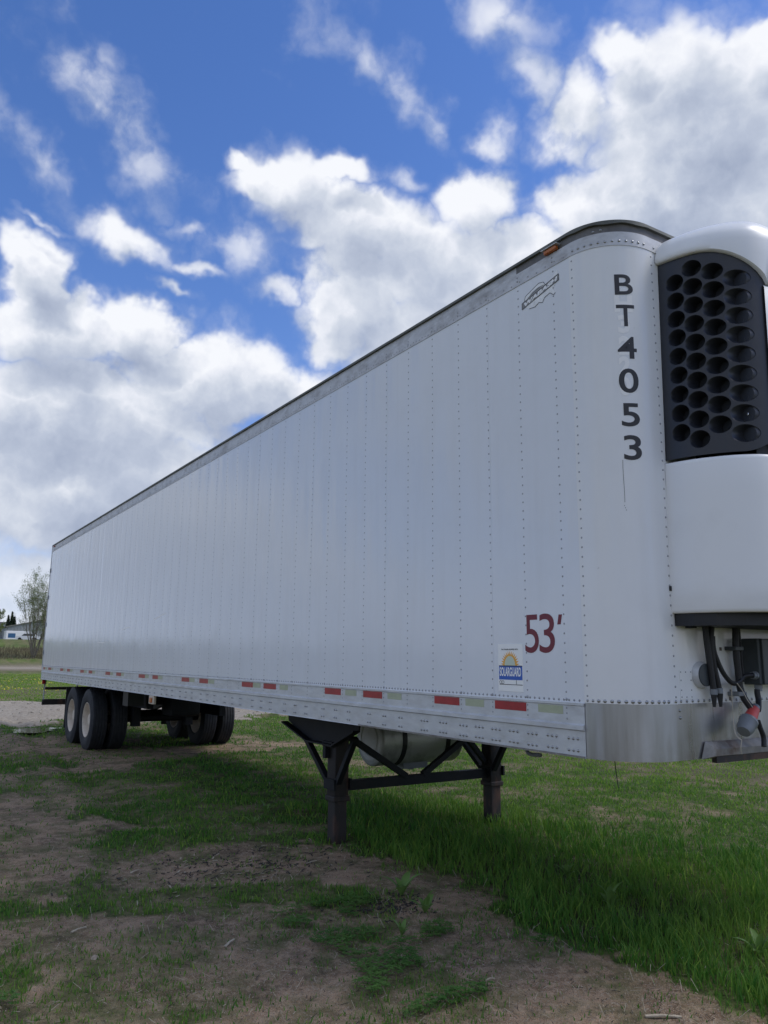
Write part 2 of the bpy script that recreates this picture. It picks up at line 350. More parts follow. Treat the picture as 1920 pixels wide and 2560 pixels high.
M['white_paint'] = mat('white_vehicle_paint', (.78,.79,.8), .35)
M['window'] = mat('dark_window_glass', (.02,.025,.03), .08, spec=.8)
M['navy'] = mat('blue_panel_paint', (.03,.11,.24), .4)
M['house'] = mat('pale_blue_house_siding', (.42,.45,.48), .7, var=.1, vscale=1)
M['shingle'] = mat('dark_roof_shingle', (.07,.07,.075), .85, var=.3, vscale=1)
def leafmat(name, a, b_, trans=.35, attr=None):
    m_ = bpy.data.materials.new(name); m_.use_nodes = True
    t = NT(m_.node_tree); b = t.n['Principled BSDF']; out = t.n['Material Output']
    if attr:
        at = t.new('ShaderNodeAttribute', attribute_name=attr); f = at.outputs['Fac']
    else:
        c = t.new('ShaderNodeTexCoord'); f = t.mapr(t.noise(c.outputs['Object'], 3., 3), .35, .65)
    cc = t.mix(f, a, b_)
    t.set(b.inputs['Base Color'], cc); b.inputs['Roughness'].default_value = .55; b.inputs['Specular IOR Level'].default_value = .25
    tr = t.new('ShaderNodeBsdfTranslucent'); t.link(cc, tr.inputs[0])
    mx = t.new('ShaderNodeMixShader'); mx.inputs[0].default_value = trans
    t.link(b.outputs[0], mx.inputs[1]); t.link(tr.outputs[0], mx.inputs[2]); t.link(mx.outputs[0], out.inputs[0])
    return m_
M['blade'] = leafmat('grass_blade', (.050,.175,.024), (.30,.43,.070), .42, 'tint')
M['leaf'] = leafmat('spring_tree_leaf', (.16,.20,.08), (.28,.33,.14), .4)
M['weed'] = leafmat('broad_weed_leaf', (.13,.24,.06), (.20,.32,.09), .3)
M['clover'] = leafmat('clover_leaf', (.055,.15,.025), (.11,.22,.045), .3)
M['yellow'] = mat('dandelion_yellow', (.75,.60,.03), .7)
M['conifer'] = leafmat('conifer_needles', (.015,.03,.015), (.03,.05,.02), .1)

def ground_mat():
    m_ = bpy.data.materials.new('soil_and_grass_ground'); m_.use_nodes = True
    t = NT(m_.node_tree); b = t.n['Principled BSDF']
    c = t.new('ShaderNodeTexCoord'); P = c.outputs['Object']
    A = lambda n: t.new('ShaderNodeAttribute', attribute_name=n).outputs['Fac']
    gr, sd, dr, ta = A('grass'), A('sand'), A('dry'), A('tall')
    n1 = t.noise(P, 1.4, 6, .65); n2 = t.noise(P, 14, 5, .65); n3 = t.noise(P, 110, 3, .6); n4 = t.noise(P, 320, 2, .6)
    soil = t.mix(t.mapr(n1, .38, .62), (.17,.112,.072), (.44,.30,.195))
    soil = t.mix(t.mapr(n2, .42, .66, 0, .85), soil, (.48,.355,.245))
    soil = t.mix(t.mapr(n3, .54, .62, 0, .9), soil, (.42,.35,.27))
    soil = t.mix(t.mapr(n4, .38, .46, .8, 0), soil, (.045,.033,.026))
    moss = t.mapr(t.noise(P, 3.1, 6, .7), .46, .64, 0, .75)
    soil = t.mix(moss, soil, (.085,.10,.035))
    dk = t.mapr(t.noise(P, 2.3, 7, .72), .56, .66, 0, .7)
    soil = t.mix(dk, soil, (.055,.040,.030))
    # gravel cells
    v = t.new('ShaderNodeTexVoronoi'); v.inputs['Scale'].default_value = 95; t.link(P, v.inputs['Vector'])
    cs = t.new('ShaderNodeSeparateColor'); t.link(v.outputs['Color'], cs.inputs[0])
    pk = t.math('MULTIPLY', t.mapr(cs.outputs[0], .78, .86), t.mapr(v.outputs['Distance'], .45, .25))
    soil = t.mix(t.math('MULTIPLY', pk, .8), soil, t.mix(cs.outputs[1], (.17,.12,.09), (.42,.35,.28)))
    g2 = t.mix(t.mapr(n2, .4, .6), (.032,.062,.013), (.085,.125,.030))
    g3 = t.mix(t.mapr(t.noise(P, .35, 5, .6), .4, .6), (.075,.135,.022), (.14,.19,.045))   # far grass, blades too small to build
    gn = t.new('ShaderNodeVectorMath', operation='LENGTH'); t.link(P, gn.inputs[0])
    g2 = t.mix(t.mapr(gn.outputs['Value'], 16, 40, 0, 1), g2, g3)
    cc = t.mix(t.math('MULTIPLY', gr, 1.0), soil, g2)
    sn = t.mix(t.mapr(n2, .35, .65), (.26,.225,.18), (.48,.43,.36))
    cc = t.mix(sd, cc, sn)
    cc = t.mix(t.math('MULTIPLY', dr, .8), cc, t.mix(t.mapr(t.noise(P, .5, 5, .7), .4, .6), (.11,.10,.055), (.17,.14,.09)))
    t.set(b.inputs['Base Color'], cc); b.inputs['Roughness'].default_value = .95; b.inputs['Specular IOR Level'].default_value = .15
    bn = t.new('ShaderNodeBump'); bn.inputs['Distance'].default_value = .022; bn.inputs['Strength'].default_value = 1
    hh = t.math('ADD', t.math('MULTIPLY', n2, 1.2), t.math('ADD', t.math('MULTIPLY', n3, .6), t.math('MULTIPLY', pk, .6)))
    t.link(hh, bn.inputs['Height']); t.link(bn.outputs[0], b.inputs['Normal'])
    return m_
M['ground'] = ground_mat()

# ------------------------------------------------------------------ mesh helpers
class MB:
    def __init__(s): s.v = []; s.f = []
    def add(s, vs, fs):
        o = len(s.v); s.v += [tuple(q) for q in vs]; s.f += [tuple(i+o for i in f) for f in fs]; return s
    def box(s, a, b, c=0.):
        (x0, y0, z0), (x1, y1, z1) = a, b
        if not c:
            return s.add([(x0,y0,z0),(x1,y0,z0),(x1,y1,z0),(x0,y1,z0),(x0,y0,z1),(x1,y0,z1),(x1,y1,z1),(x0,y1,z1)],
                     [(0,3,2,1),(4,5,6,7),(0,1,5,4),(1,2,6,5),(2,3,7,6),(3,0,4,7)])
        bm = bmesh.new(); bmesh.ops.create_cube(bm, size=1)
        for v in bm.verts: v.co = Vector(((x0+x1)/2+v.co.x*(x1-x0), (y0+y1)/2+v.co.y*(y1-y0), (z0+z1)/2+v.co.z*(z1-z0)))
        bmesh.ops.bevel(bm, geom=bm.edges[:], offset=c, segments=2, affect='EDGES', profile=.5)
        bm.verts.ensure_lookup_table()
        s.add([v.co[:] for v in bm.verts], [[v.index for v in f.verts] for f in bm.faces]); bm.free(); return s
    def bar(s, a, b, w_, h_, up=(0,0,1)):
        a = Vector(a); b = Vector(b); d_ = (b-a).normalized(); u = Vector(up)
        sd = d_.cross(u).normalized()*w_/2; uu = sd.cross(d_).normalized()*h_/2
        vs = [a-sd-uu, a+sd-uu, a+sd+uu, a-sd+uu, b-sd-uu, b+sd-uu, b+sd+uu, b-sd+uu]
        return s.add(vs, [(0,3,2,1),(4,5,6,7),(0,1,5,4),(1,2,6,5),(2,3,7,6),(3,0,4,7)])
    def tube(s, pts, r, n=10, cap=True):
        pts = [Vector(p) for p in pts]; rs = r if isinstance(r, (list, tuple)) else [r]*len(pts)
        rings = []; prev = None
        for i, p in enumerate(pts):
            t = (pts[min(i+1, len(pts)-1)]-pts[max(i-1, 0)]).normalized()
            if prev is None: a = t.orthogonal().normalized()
            else: a = (prev-t*prev.dot(t)).normalized()
            prev = a; b = t.cross(a)
            rings.append([p+(a*math.cos(2*math.pi*k/n)+b*math.sin(2*math.pi*k/n))*rs[i] for k in range(n)])
        vs = [q for ring in rings for q in ring]; fs = []
        for i in range(len(pts)-1):
            for k in range(n):
                fs.append((i*n+k, i*n+(k+1) % n, (i+1)*n+(k+1) % n, (i+1)*n+k))
        if cap: fs += [tuple(range(n))[::-1], tuple((len(pts)-1)*n+k for k in range(n))]
        return s.add(vs, fs)
    def lathe(s, prof, origin, axis, n=32, closed=False):
        ax = Vector(axis).normalized(); a = ax.orthogonal().normalized(); b = ax.cross(a); o = Vector(origin); vs = []; fs = []
        for (h, r_) in prof:
            for k in range(n):
                an = 2*math.pi*k/n; vs.append(o+ax*h+(a*math.cos(an)+b*math.sin(an))*r_)
        m2 = len(prof)
        for i in range(m2-(0 if closed else 1)):
            j = (i+1) % m2
            for k in range(n): fs.append((i*n+k, i*n+(k+1) % n, j*n+(k+1) % n, j*n+k))
        return s.add(vs, fs)
    def dome(s, c, nrm, r, h=.5, n=6):
        nrm = Vector(nrm).normalized(); a = nrm.orthogonal().normalized(); b = nrm.cross(a); c = Vector(c); vs = []
        for (rr_, hh_) in ((1, 0), (.72, .62)):
            for k in range(n):
                an = 2*math.pi*k/n; vs.append(c+(a*math.cos(an)+b*math.sin(an))*r*rr_+nrm*r*h*hh_)
        vs.append(c+nrm*r*h); fs = [(k, (k+1) % n, n+(k+1) % n, n+k) for k in range(n)]+[(n+k, n+(k+1) % n, 2*n) for k in range(n)]
        return s.add(vs, fs)
    def prism(s, poly, off):   # poly: 3D points, off: extrusion vector
        n = len(poly); o = Vector(off); vs = [Vector(p) for p in poly]+[Vector(p)+o for p in poly]
        return s.add(vs, [tuple(range(n))[::-1], tuple(range(n, 2*n))]+[(i, (i+1) % n, n+(i+1) % n, n+i) for i in range(n)])
    def build(s, name, m_, parent=None, smooth=False, angle=35):
        me = bpy.data.meshes.new(name); me.from_pydata(s.v, [], s.f); me.update()
        return finish(name, me, m_, parent, smooth, angle)
def finish(name, me, m_, parent=None, smooth=False, angle=35, fixn=True):
    if fixn:
        bm = bmesh.new(); bm.from_mesh(me); bmesh.ops.recalc_face_normals(bm, faces=bm.faces)
        bm.to_mesh(me); bm.free()
    if smooth:
        me.polygons.foreach_set('use_smooth', [True]*len(me.polygons))
        me.set_sharp_from_angle(angle=R(angle))
    if m_: me.materials.append(m_)
    o = bpy.data.objects.new(name, me); col.objects.link(o)
    if parent: o.parent = parent
    return o
def tag(o, label=None, cat=None, group=None, kind=None):
    if label: o['label'] = label
    if cat: o['category'] = cat
    if group: o['group'] = group
    if kind: o['kind'] = kind
    return o
def empty(name, loc=(0,0,0)):
    o = bpy.data.objects.new(name, None); o.location = loc; o.empty_display_size = .2; col.objects.link(o); return o

# ------------------------------------------------------------------ ground
th_f = np.arange(-62, 62, .2); th_b = np.arange(62, 298, 4.)
th = np.radians(np.concatenate([th_f, th_b]))+YAW; nt = len(th)
rr = [0.0, .5]
while rr[-1] < 60: rr.append(rr[-1]*1.0125+.006)
while rr[-1] < 3200: rr.append(rr[-1]*1.035)
rr = np.array(rr[1:]); nr = len(rr)
X = CX+rr[:, None]*np.cos(th)[None]; Y = CY+rr[:, None]*np.sin(th)[None]
x = X.ravel(); y = Y.ravel(); z = hgt(x, y)
gr, ta, sd, dr = fields(x, y)
co = np.stack([x, y, z], 1); co = np.vstack([co, [[CX, CY, float(hgt(np.array([CX]), np.array([CY]))[0])]]])
i = np.arange(nr-1)[:, None]*nt; k = np.arange(nt)[None]; k2 = (k+1) % nt
quads = np.stack([i+k, i+nt+k, i+nt+k2, i+k2], -1).reshape(-1, 4)
tris = np.stack([np.full(nt, nr*nt), np.arange(nt), (np.arange(nt)+1) % nt], 1)
me = bpy.data.meshes.new('ground')
nv = len(co); me.vertices.add(nv); me.vertices.foreach_set('co', co.ravel())
nl = quads.size+tris.size; me.loops.add(nl); me.loops.foreach_set('vertex_index', np.concatenate([quads.ravel(), tris.ravel()]).astype(np.int32))
npol = len(quads)+len(tris); me.polygons.add(npol)
ls = np.concatenate([np.arange(len(quads))*4, quads.size+np.arange(len(tris))*3]).astype(np.int32)
me.polygons.foreach_set('loop_start', ls); me.update(calc_edges=True)
me.polygons.foreach_set('use_smooth', np.ones(npol, bool))
for nm, a in (('grass', gr), ('sand', sd), ('dry', dr), ('tall', ta)):
    at = me.attributes.new(nm, 'FLOAT', 'POINT'); at.data.foreach_set('value', np.append(a, a[0]).astype(np.float32))
ground = finish('ground', me, M['ground'], fixn=False); tag(ground, kind='structure')

# ------------------------------------------------------------------ grass blades
def blades(N, rmin, rmax, half, name, label, seed):
    g_ = np.random.default_rng(seed)
    r_ = np.exp(g_.uniform(math.log(rmin), math.log(rmax), N)); a_ = YAW+np.radians(g_.uniform(-half, half, N))
    px = CX+r_*np.cos(a_); py = CY+r_*np.sin(a_)
    G_, T_, S_, D_ = fields(px, py)
    clump = fbm(px, py, 7., 3, 99)
    prob = np.clip(G_*1.05, .0, 1)*np.clip(.25+1.5*(clump-.2)*1.3, .15, 1)*(1-.7*D_)
    prob = np.maximum(prob, (.03+.30*np.clip((fbm(px, py, 2.2, 4, 131)-.5)*5, 0, 1))*(S_ < .3))
    kp = g_.uniform(0, 1, N) < prob
    px, py, r_, T_, D_, G_ = px[kp], py[kp], r_[kp], T_[kp], D_[kp], G_[kp]; n = len(px)
    pz = hgt(px, py)-.004
    H = (.030+.060*T_)*g_.uniform(.45, 1.35, n)*(.7+.9*fbm(px, py, 2.4, 3, 12))
    H = np.where(G_ < .5, H*.7, H); H = H*np.clip(.85+r_/80, .85, 1.5)
    W_ = np.maximum(.0032, r_*.00062)*g_.uniform(.7, 1.3, n)
    fa = g_.uniform(0, 2*math.pi, n); la = g_.uniform(0, 2*math.pi, n); lean = H*g_.uniform(.15, .75, n)
    dx, dy = np.cos(fa)*W_, np.sin(fa)*W_; lx, ly = np.cos(la)*lean, np.sin(la)*lean
    V = np.empty((n, 5, 3))
    V[:, 0] = np.stack([px-dx, py-dy, pz], 1); V[:, 1] = np.stack([px+dx, py+dy, pz], 1)
    V[:, 2] = np.stack([px+dx*.75+lx*.35, py+dy*.75+ly*.35, pz+H*.58], 1); V[:, 3] = np.stack([px-dx*.75+lx*.35, py-dy*.75+ly*.35, pz+H*.58], 1)
    V[:, 4] = np.stack([px+lx, py+ly, pz+H], 1)
    b_ = np.arange(n)[:, None]*5
    F_ = np.concatenate([b_+[0,1,2], b_+[0,2,3], b_+[3,2,4]], 1).reshape(-1, 3)
    me = bpy.data.meshes.new(name); me.vertices.add(n*5); me.vertices.foreach_set('co', V.ravel())
    me.loops.add(F_.size); me.loops.foreach_set('vertex_index', F_.ravel().astype(np.int32))
    me.polygons.add(len(F_)); me.polygons.foreach_set('loop_start', (np.arange(len(F_))*3).astype(np.int32)); me.update(calc_edges=True)
    tint = np.clip(.22+.5*(fbm(px, py, .8, 4, 44)-.45)+.35*D_+g_.normal(0, .13, n)+.28*np.clip((py-3)/6, 0, 1)+.30*np.clip((r_-16)/25, 0, 1)+np.where(g_.uniform(0, 1, n) < .05, .6, 0), 0, 1)
    at = me.attributes.new('tint', 'FLOAT', 'POINT'); at.data.foreach_set('value', np.repeat(tint, 5).astype(np.float32))
    return tag(finish(name, me, M['blade'], fixn=False), label, 'grass', kind='stuff')
blades(680000, 1.7, 75, 50, 'grass', 'patchy green grass growing on the bare soil around and under the trailer', 3)

# ------------------------------------------------------------------ trailer
X0, W, ZB, ZP, ZT = -16.15, 2.6, 1.069, 1.346, 3.863
T = empty('semi_trailer', (0, 0, 0))
tag(T, 'long white refrigerated semi-trailer parked on the grass, its landing legs down', 'semi-trailer')
RX0, RD = -.736, .303
# side skin in four-bay sheets
xs = [-.303]+[RX0-RD*(1+4*k)+.012 for k in range(0, 13)]
xs = [q for q in xs if q > X0+.3]+[X0+.02]
for a, b in zip(xs[:-1], xs[1:]):
    MB().box((b+.0006, -.002, ZP), (a-.0006, .004, ZT)).build('side_panel', M['skin'], T)
MB().box((X0+.02, W-.004, ZP), (-.303, W+.002, ZT)).build('far_side_panel', M['skin'], T)
MB().box((X0+.03, .005, 1.10), (-.30, W-.005, ZT+.06)).build('insulated_body', M['black'], T)
# corners: swept sections
def corner_path(off, y_end, n=18, side=0):
    r_ = .303+off; P_ = []
    for k in range(n+1):
        a = math.pi/2*k/n; P_.append((-.303+r_*math.sin(a), .303-r_*math.cos(a)))
    P_.append((off, y_end)); 
    if side: P_ = [(q[0], W-q[1]) for q in P_]
    return P_
def sweep(path, z0, z1, th_=.003):
    n = len(path); b = MB(); vs = []
    for (px, py) in path: vs += [(px, py, z0), (px, py, z1)]
    b.add(vs, [(2*i, 2*i+2, 2*i+3, 2*i+1) for i in range(n-1)])
    return b
def thick(path_o, path_i, z0, z1, name, m_, parent, smooth=True, zwob=None):
    n = len(path_o); vs = []
    for i in range(n):
        (a, b), (c, d_) = path_o[i], path_i[i]; zz = z0+(zwob(i/(n-1)) if zwob else 0)
        vs += [(a, b, zz), (a, b, z1), (c, d_, zz), (c, d_, z1)]
    fs = []
    for i in range(n-1):
        o = 4*i; fs += [(o, o+4, o+5, o+1), (o+2, o+3, o+7, o+6), (o+1, o+5, o+7, o+3), (o, o+2, o+6, o+4)]
    fs += [(0, 1, 3, 2), (4*n-4, 4*n-2, 4*n-1, 4*n-3)]
    return MB().add(vs, fs).build(name, m_, parent, smooth)
for sd_ in (0, 1):
    thick(corner_path(.003, .35, side=sd_), corner_path(-.004, .35, side=sd_), ZP+.004, ZT+.012, 'corner_panel', M['corner'], T)
thick(corner_path(.0, W/2, 36)+corner_path(.0, W/2, 36, 1)[::-1], corner_path(-.012, W/2, 36)+corner_path(-.012, W/2, 36, 1)[::-1], ZB+.002, ZP+.006, 'stainless_corner_wrap', M['steel'], T)
MB().box((-.02, .35, ZP+.004), (-.001, .876, ZT+.01)).box((-.02, .878, ZP+.004), (-.001, W-.35, ZT+.01)).build('front_panel', M['corner'], T)
# upper rail, grimy band and roof
def loop_path(off, yi=0.):   # near side rear -> round the front -> far side rear
    a = [(X0, -off), (X0+8, -off)]+[(-.303-.45, -off)]+corner_path(off, W/2, 20)[:-1]; b = [(q[0], W-q[1]) for q in a][::-1]
    return a+b
thick(loop_path(.006), loop_path(-.006), ZT, 3.945, 'top_rail', M['alu_top'], T)
lo_, li_ = loop_path(-.003), loop_path(-.02)
thick(lo_[:3], li_[:3], 3.945, 3.996, 'upper_band', M['alu_top'], T)
thick(lo_[2:], li_[2:], 3.945, 3.996, 'upper_band', M['band'], T)
rp = loop_path(.014); inner = loop_path(-.01)
thick(rp, inner, 3.994, 4.014, 'roof_edge', M['roof'], T, zwob=lambda t: .004*math.sin(40*t))
b = MB(); vs = []; 
n = len(rp); vs += [(q[0], q[1], 4.0145) for q in rp]; vs += [(min(q[0]-.18, -.4) if q[0] > X0+1 else q[0], .35 if q[1] < W/2 else W-.35, 4.045) for q in rp]
b.add(vs, [(i_, i_+1, n+i_+1, n+i_) for i_ in range(n-1)]); b.add([vs[n+i_] for i_ in range(n)], [tuple(range(n))])
b.build('roof_skin', M['alu_top'], T, True)
for u in (-.43,):
    MB().box((u-.05, -.028, 3.948), (u+.05, -.004, 3.972), .004).build('marker_lamp', M['amber'], T)
    MB().box((u-.065, -.036, 3.975), (u+.065, -.0035, 3.980)).build('lamp_hood', M['alu_top'], T)
MB().box((X0+.2, -.026, 3.95), (X0+.3, -.004, 3.975), .004).build('marker_lamp', M['redlens'], T)
# bottom rail (extruded section, y toward viewer negative)
sec = [(0.0, 1.346), (-.010, 1.3465), (-.010, 1.334), (-.003, 1.330), (-.003, 1.240), (-.016, 1.232), (-.016, 1.210), (-.003, 1.203), (-.003, 1.0735), (-.007, 1.0695), (.03, 1.0690), (.03, 1.346)]
for sgn in (0, 1):
    P0 = [(X0, (q[0] if not sgn else W-q[0]), q[1]) for q in sec]
    MB().prism(P0, (-.307-X0, 0, 0)).build('bottom_rail', M['alu'], T)
MB().box((-2.6, -.0085, 1.0685), (-.31, -.0065, 1.079)).build('grime_edge', M['rust'], T)
RED = [(-15.99,-15.8),(-15.42,-15.11),(-14.14,-13.86),(-13.48,-13.22),(-12.33,-12.04),(-11.67,-11.4),(-10.49,-10.19),(-9.82,-9.54),(-8.6,-8.29),(-7.95,-7.7),(-6.76,-6.48),(-6.14,-5.86),(-4.9,-4.62),(-4.37,-4.09),(-3.15,-2.88),(-2.54,-2.27),(-1.63,-1.36),(-1.02,-.745)]
WHT = [(-15.8,-15.56),(-15.11,-14.89),(-13.86,-13.63),(-13.22,-12.98),(-12.04,-11.82),(-11.4,-11.2),(-10.19,-10.02),(-9.54,-9.38),(-8.29,-8.12),(-7.7,-7.51),(-6.48,-6.3),(-5.86,-5.67),(-4.62,-4.44),(-4.01,-3.84),(-2.81,-2.64),(-2.2,-2.02),(-1.3,-1.12),(-.65,-.46)]
for a, b_ in RED: MB().box((a+.002, -.0045, 1.281), (b_-.002, -.0028, 1.329)).build('red_reflector_strip', M['red'], T)
for a, b_ in WHT: MB().box((a, -.0043, 1.284), (b_, -.0028, 1.327)).build('pale_reflector_strip', M['pale'], T)
# rivets
b = MB(); xr = RX0+RD
while xr > X0+.1:
    z_ = ZP+.055
    while z_ < ZT-.02: b.dome((xr+random.uniform(-.0015, .0015), -.002, z_), (0, -1, 0), .0062, .55, 5); z_ += .0517
    for dz in (1.318, 1.291, 1.262): b.dome((xr, -.003, dz), (0, -1, 0), .0062, .5, 5)
    b.dome((xr, -.002, ZP+.016), (0, -1, 0), .0095, .6, 6); b.dome((xr, -.006, ZT+.03), (0, -1, 0), .0075, .6, 6); b.dome((xr, -.006, ZT+.055), (0, -1, 0), .0065, .6, 6)
    xr -= RD
xr = -.34; k = 0
while xr > X0+.05:
    b.dome((xr, -.002, ZP+.014), (0, -1, 0), .0078, .6, 5)
    if k % 2 == 0 or xr < -1.5: b.dome((xr, -.006, ZT+.016+.004*(k % 3)), (0, -1, 0), .0058, .6, 5)
    xr -= .0375; k += 1
z_ = ZP+.04
while z_ < ZT-.02:
    b.dome((-.283, -.0015, z_), (0, -1, 0), .0065, .55, 6)
    a = math.radians(0); b.dome((.003, .335, z_), (1, 0, 0), .0065, .55, 6); z_ += .052
tag(b.build('rivet', M['rivet'], T, True, 60), kind='stuff')
b = MB()
def cyl_pt(ang, z_, off=.003):   # ang measured from the front axis toward the near side
    a = math.radians(ang); return (-.303+(.303+off)*math.cos(a), .303-(.303+off)*math.sin(a), z_), (math.cos(a), -math.sin(a), 0)
a = 86
while a > 0:
    p_, n_ = cyl_pt(a+random.uniform(-.6, .6), ZP+.017); b.dome(p_, n_, .010 if a < 75 else .008, .6, 8); a -= 6.3
a = 84
while a > 0:
    p_, n_ = cyl_pt(a, ZT+.026, .006); b.dome(p_, n_, .0085, .6, 8); a -= 7.2
for yy in np.arange(.33, 2.3, .047): b.dome((.0065 if yy < .36 else .001, yy, ZP+.018), (1, 0, 0), .0085, .6, 6)
for yy in (.36, .40, .45): b.dome((.006, yy, ZT+.026), (1, 0, 0), .008, .6, 6)
for (yy, zz) in ((.363, 1.318), (.363, 1.281)): b.dome((.001, yy, zz), (1, 0, 0), .0085, .6, 8)
for a_, z_ in ((60, 3.965), (52, 3.968)):
    p_, n_ = cyl_pt(a_, z_, -.002); b.dome(p_, n_, .008, .6, 8)
tag(b.build('corner_rivet', M['bolt'], T, True, 60), kind='stuff')
b = MB(); xr = -.36; k = 0
while xr > X0+.1:
    tri = 3 if xr > -2.0 or -14.6 < xr < -12 else 2
    for j in range(tri):
        for zz in (1.163, 1.103): b.dome((xr-.033*j, -.003, zz+.002*(k % 2)), (0, -1, 0), .0088, .9, 7)
    k += 1; xr -= .155 if xr > -1.2 else (.21 if k % 3 else .303)
tag(b.build('rail_bolt', M['bolt'], T, True, 60), kind='stuff')
# rear frame
MB().box((X0-.03, -.008, ZB), (X0-.001, .06, 4.0)).box((X0-.03, W-.06, ZB), (X0-.001, W+.008, 4.0)).box((X0-.03, .06, 3.9), (X0-.001, W-.06, 4.0)).box((X0-.03, .06, ZB), (X0-.001, W-.06, 1.3)).build('rear_door_frame', M['alu'], T)
for y0 in (.07, 1.305): MB().box((X0-.02, y0, 1.305), (X0-.004, y0+1.225, 3.895)).build('rear_door', M['skin'], T)
for zz in (1.6, 2.2, 2.8, 3.4): MB().box((X0-.035, -.014, zz), (X0+.05, -.006, zz+.09)).build('door_hinge', M['grey'], T)
# lower wedge lip at the front
MB().add([(.008, .54, 1.155), (.034, .60, 1.118), (.034, 2.0, 1.118), (.008, 2.06, 1.155), (.012, .50, 1.071), (.034, .58, 1.084), (.034, 2.02, 1.084), (.012, 2.1, 1.071)],
         [(0, 1, 2, 3), (0, 4, 5, 1), (1, 5, 6, 2), (2, 6, 7, 3), (4, 5, 6, 7), (0, 3, 7, 4)]).build('lower_lip', M['rust'], T)
MB().box((.0, .60, 1.048), (.030, 2.0, 1.0835)).build('lip_underside', M['dark_lip'], T)
# riveted patch plate
MB().box((-.001, .376, 1.373), (.0015, .476, 1.523)).build('patch_plate', M['corner'], T)
b = MB()
for zz in (1.385, 1.42, 1.47, 1.512):
    for yy in ((.385, .425, .466) if zz in (1.385, 1.512) else (.385, .466)): b.dome((.0015, yy, zz), (1, 0, 0), .0045, .6, 6)
tag(b.build('patch_rivet', M['rivet'], T), kind='stuff')

# ---- lettering
def text_mesh(s_, bold=0.):
    cu = bpy.data.curves.new('txt', 'FONT'); cu.body = s_; cu.size = 1; cu.offset = bold; cu.fill_mode = 'FRONT'; cu.resolution_u = 6
    o = bpy.data.objects.new('txt', cu); col.objects.link(o)
    dg = bpy.context.evaluated_depsgraph_get(); me_ = bpy.data.meshes.new_from_object(o.evaluated_get(dg))
    bpy.data.objects.remove(o); bpy.data.curves.remove(cu)
    bm = bmesh.new(); bm.from_mesh(me_); bmesh.ops.remove_doubles(bm, verts=bm.verts, dist=1e-5); bm.to_mesh(me_); bm.free()
    v = np.array([q.co[:] for q in me_.vertices]); f = [tuple(p.vertices) for p in me_.polygons]
    lo = v.min(0); hi = v.max(0); v[:, 0] = (v[:, 0]-lo[0])/(hi[0]-lo[0]); v[:, 1] = (v[:, 1]-lo[1])/(hi[1]-lo[1])
    bpy.data.meshes.remove(me_)
    return v[:, :2], f
def decal(name, uv, f, mp, m_, parent, lab=None, sub=True):
    bm = bmesh.new()
    for q in uv: bm.verts.new((q[0], q[1], 0))
    bm.verts.ensure_lookup_table()
    for q in f:
        try: bm.faces.new([bm.verts[i_] for i_ in q])
        except ValueError: pass
    if sub:
        for cx_ in np.linspace(.1, .9, 9):
            bmesh.ops.bisect_plane(bm, geom=bm.verts[:]+bm.edges[:]+bm.faces[:], plane_co=(cx_, 0, 0), plane_no=(1, 0, 0))
    for v in bm.verts: v.co = Vector(mp(v.co.x, v.co.y))
    me_ = bpy.data.meshes.new(name); bm.to_mesh(me_); bm.free()
    o = finish(name, me_, m_, parent, fixn=False)
    if lab: o['label'] = lab
    return o
def corner_map(a0, a1, z0, z1, off=.0042):
    def f(u, v): return cyl_pt(a0+(a1-a0)*u, z0+(z1-z0)*v, off)[0]
    return f
for ch, z0, z1, a0, a1 in (('B', 3.565, 3.686, 40.4, 21.2), ('T', 3.378, 3.505, 40.0, 20.9), ('4', 3.190, 3.317, 40.2, 20.4), ('0', 2.994, 3.133, 40.6, 20.2), ('5', 2.805, 2.936, 39.6, 20.9), ('3', 2.619, 2.757, 38.9, 20.6)):
    uv, f = text_mesh(ch, .014); decal('letter' if ch in 'BT' else 'numeral', uv, f, corner_map(a0, a1, z0, z1), M['ink'], T, 'dark grey "%s" on the rounded front corner' % ch)
for ch, z0, z1, a0, a1 in (('H', 3.462, 3.562, 41.5, 22.6), ('3', 3.338, 3.446, 38.7, 26.5), ('2', 3.212, 3.321, 39.2, 26.4), ('2', 3.100, 3.203, 39.6, 27.9), ('0', 2.978, 3.083, 40.0, 28.6)):
    uv, f = text_mesh(ch, .05); decal('faded_letter', uv, f, corner_map(a0, a1, z0, z1, .0036), M['ghost'], T, 'pale ghost of a removed "%s"' % ch)
# scratch below the digits
pp = [cyl_pt(40.4+.2*math.sin(k), z_, .0035)[0] for k, z_ in enumerate(np.linspace(2.62, 2.39, 7))]
MB().tube(pp, .0010, 4).build('scratch', M['ink'], T)
for k in range(3):
    p_, n_ = cyl_pt(40.9-k*.9, 2.372-.012*k, .0035); MB().dome(p_, n_, .0022, .3).build('scratch_mark', M['ink'], T)
def side_map(x0, x1, z0, z1, y_=-.0032, shear=0.):
    return lambda u, v: (x0+(x1-x0)*u+shear*v, y_, z0+(z1-z0)*v)
uv, f = text_mesh('5', .004); decal('numeral', uv, f, side_map(-.744, -.632, 1.606, 1.822), M['maroon'], T, 'maroon "5" low on the side wall', False)
uv, f = text_mesh('3', .004); decal('numeral', uv, f, side_map(-.628, -.506, 1.606, 1.824), M['maroon'], T, 'maroon "3" low on the side wall', False)
MB().prism([(-.484, -.0032, 1.760), (-.459, -.0032, 1.760), (-.446, -.0032, 1.814), (-.472, -.0032, 1.814)], (0, .0008, 0)).build('foot_mark', M['maroon'], T)
for (xa, xb, za, zb) in ((-9.7, -9.25, 1.97, 2.0), (-11.2, -10.7, 1.80, 1.785), (-8.05, -7.55, 2.06, 2.13)):
    MB().bar((xa, -.0026, za), (xb, -.0026, zb), .012, .0008, (0, 1, 0)).build('scuff', M['ghost'], T)
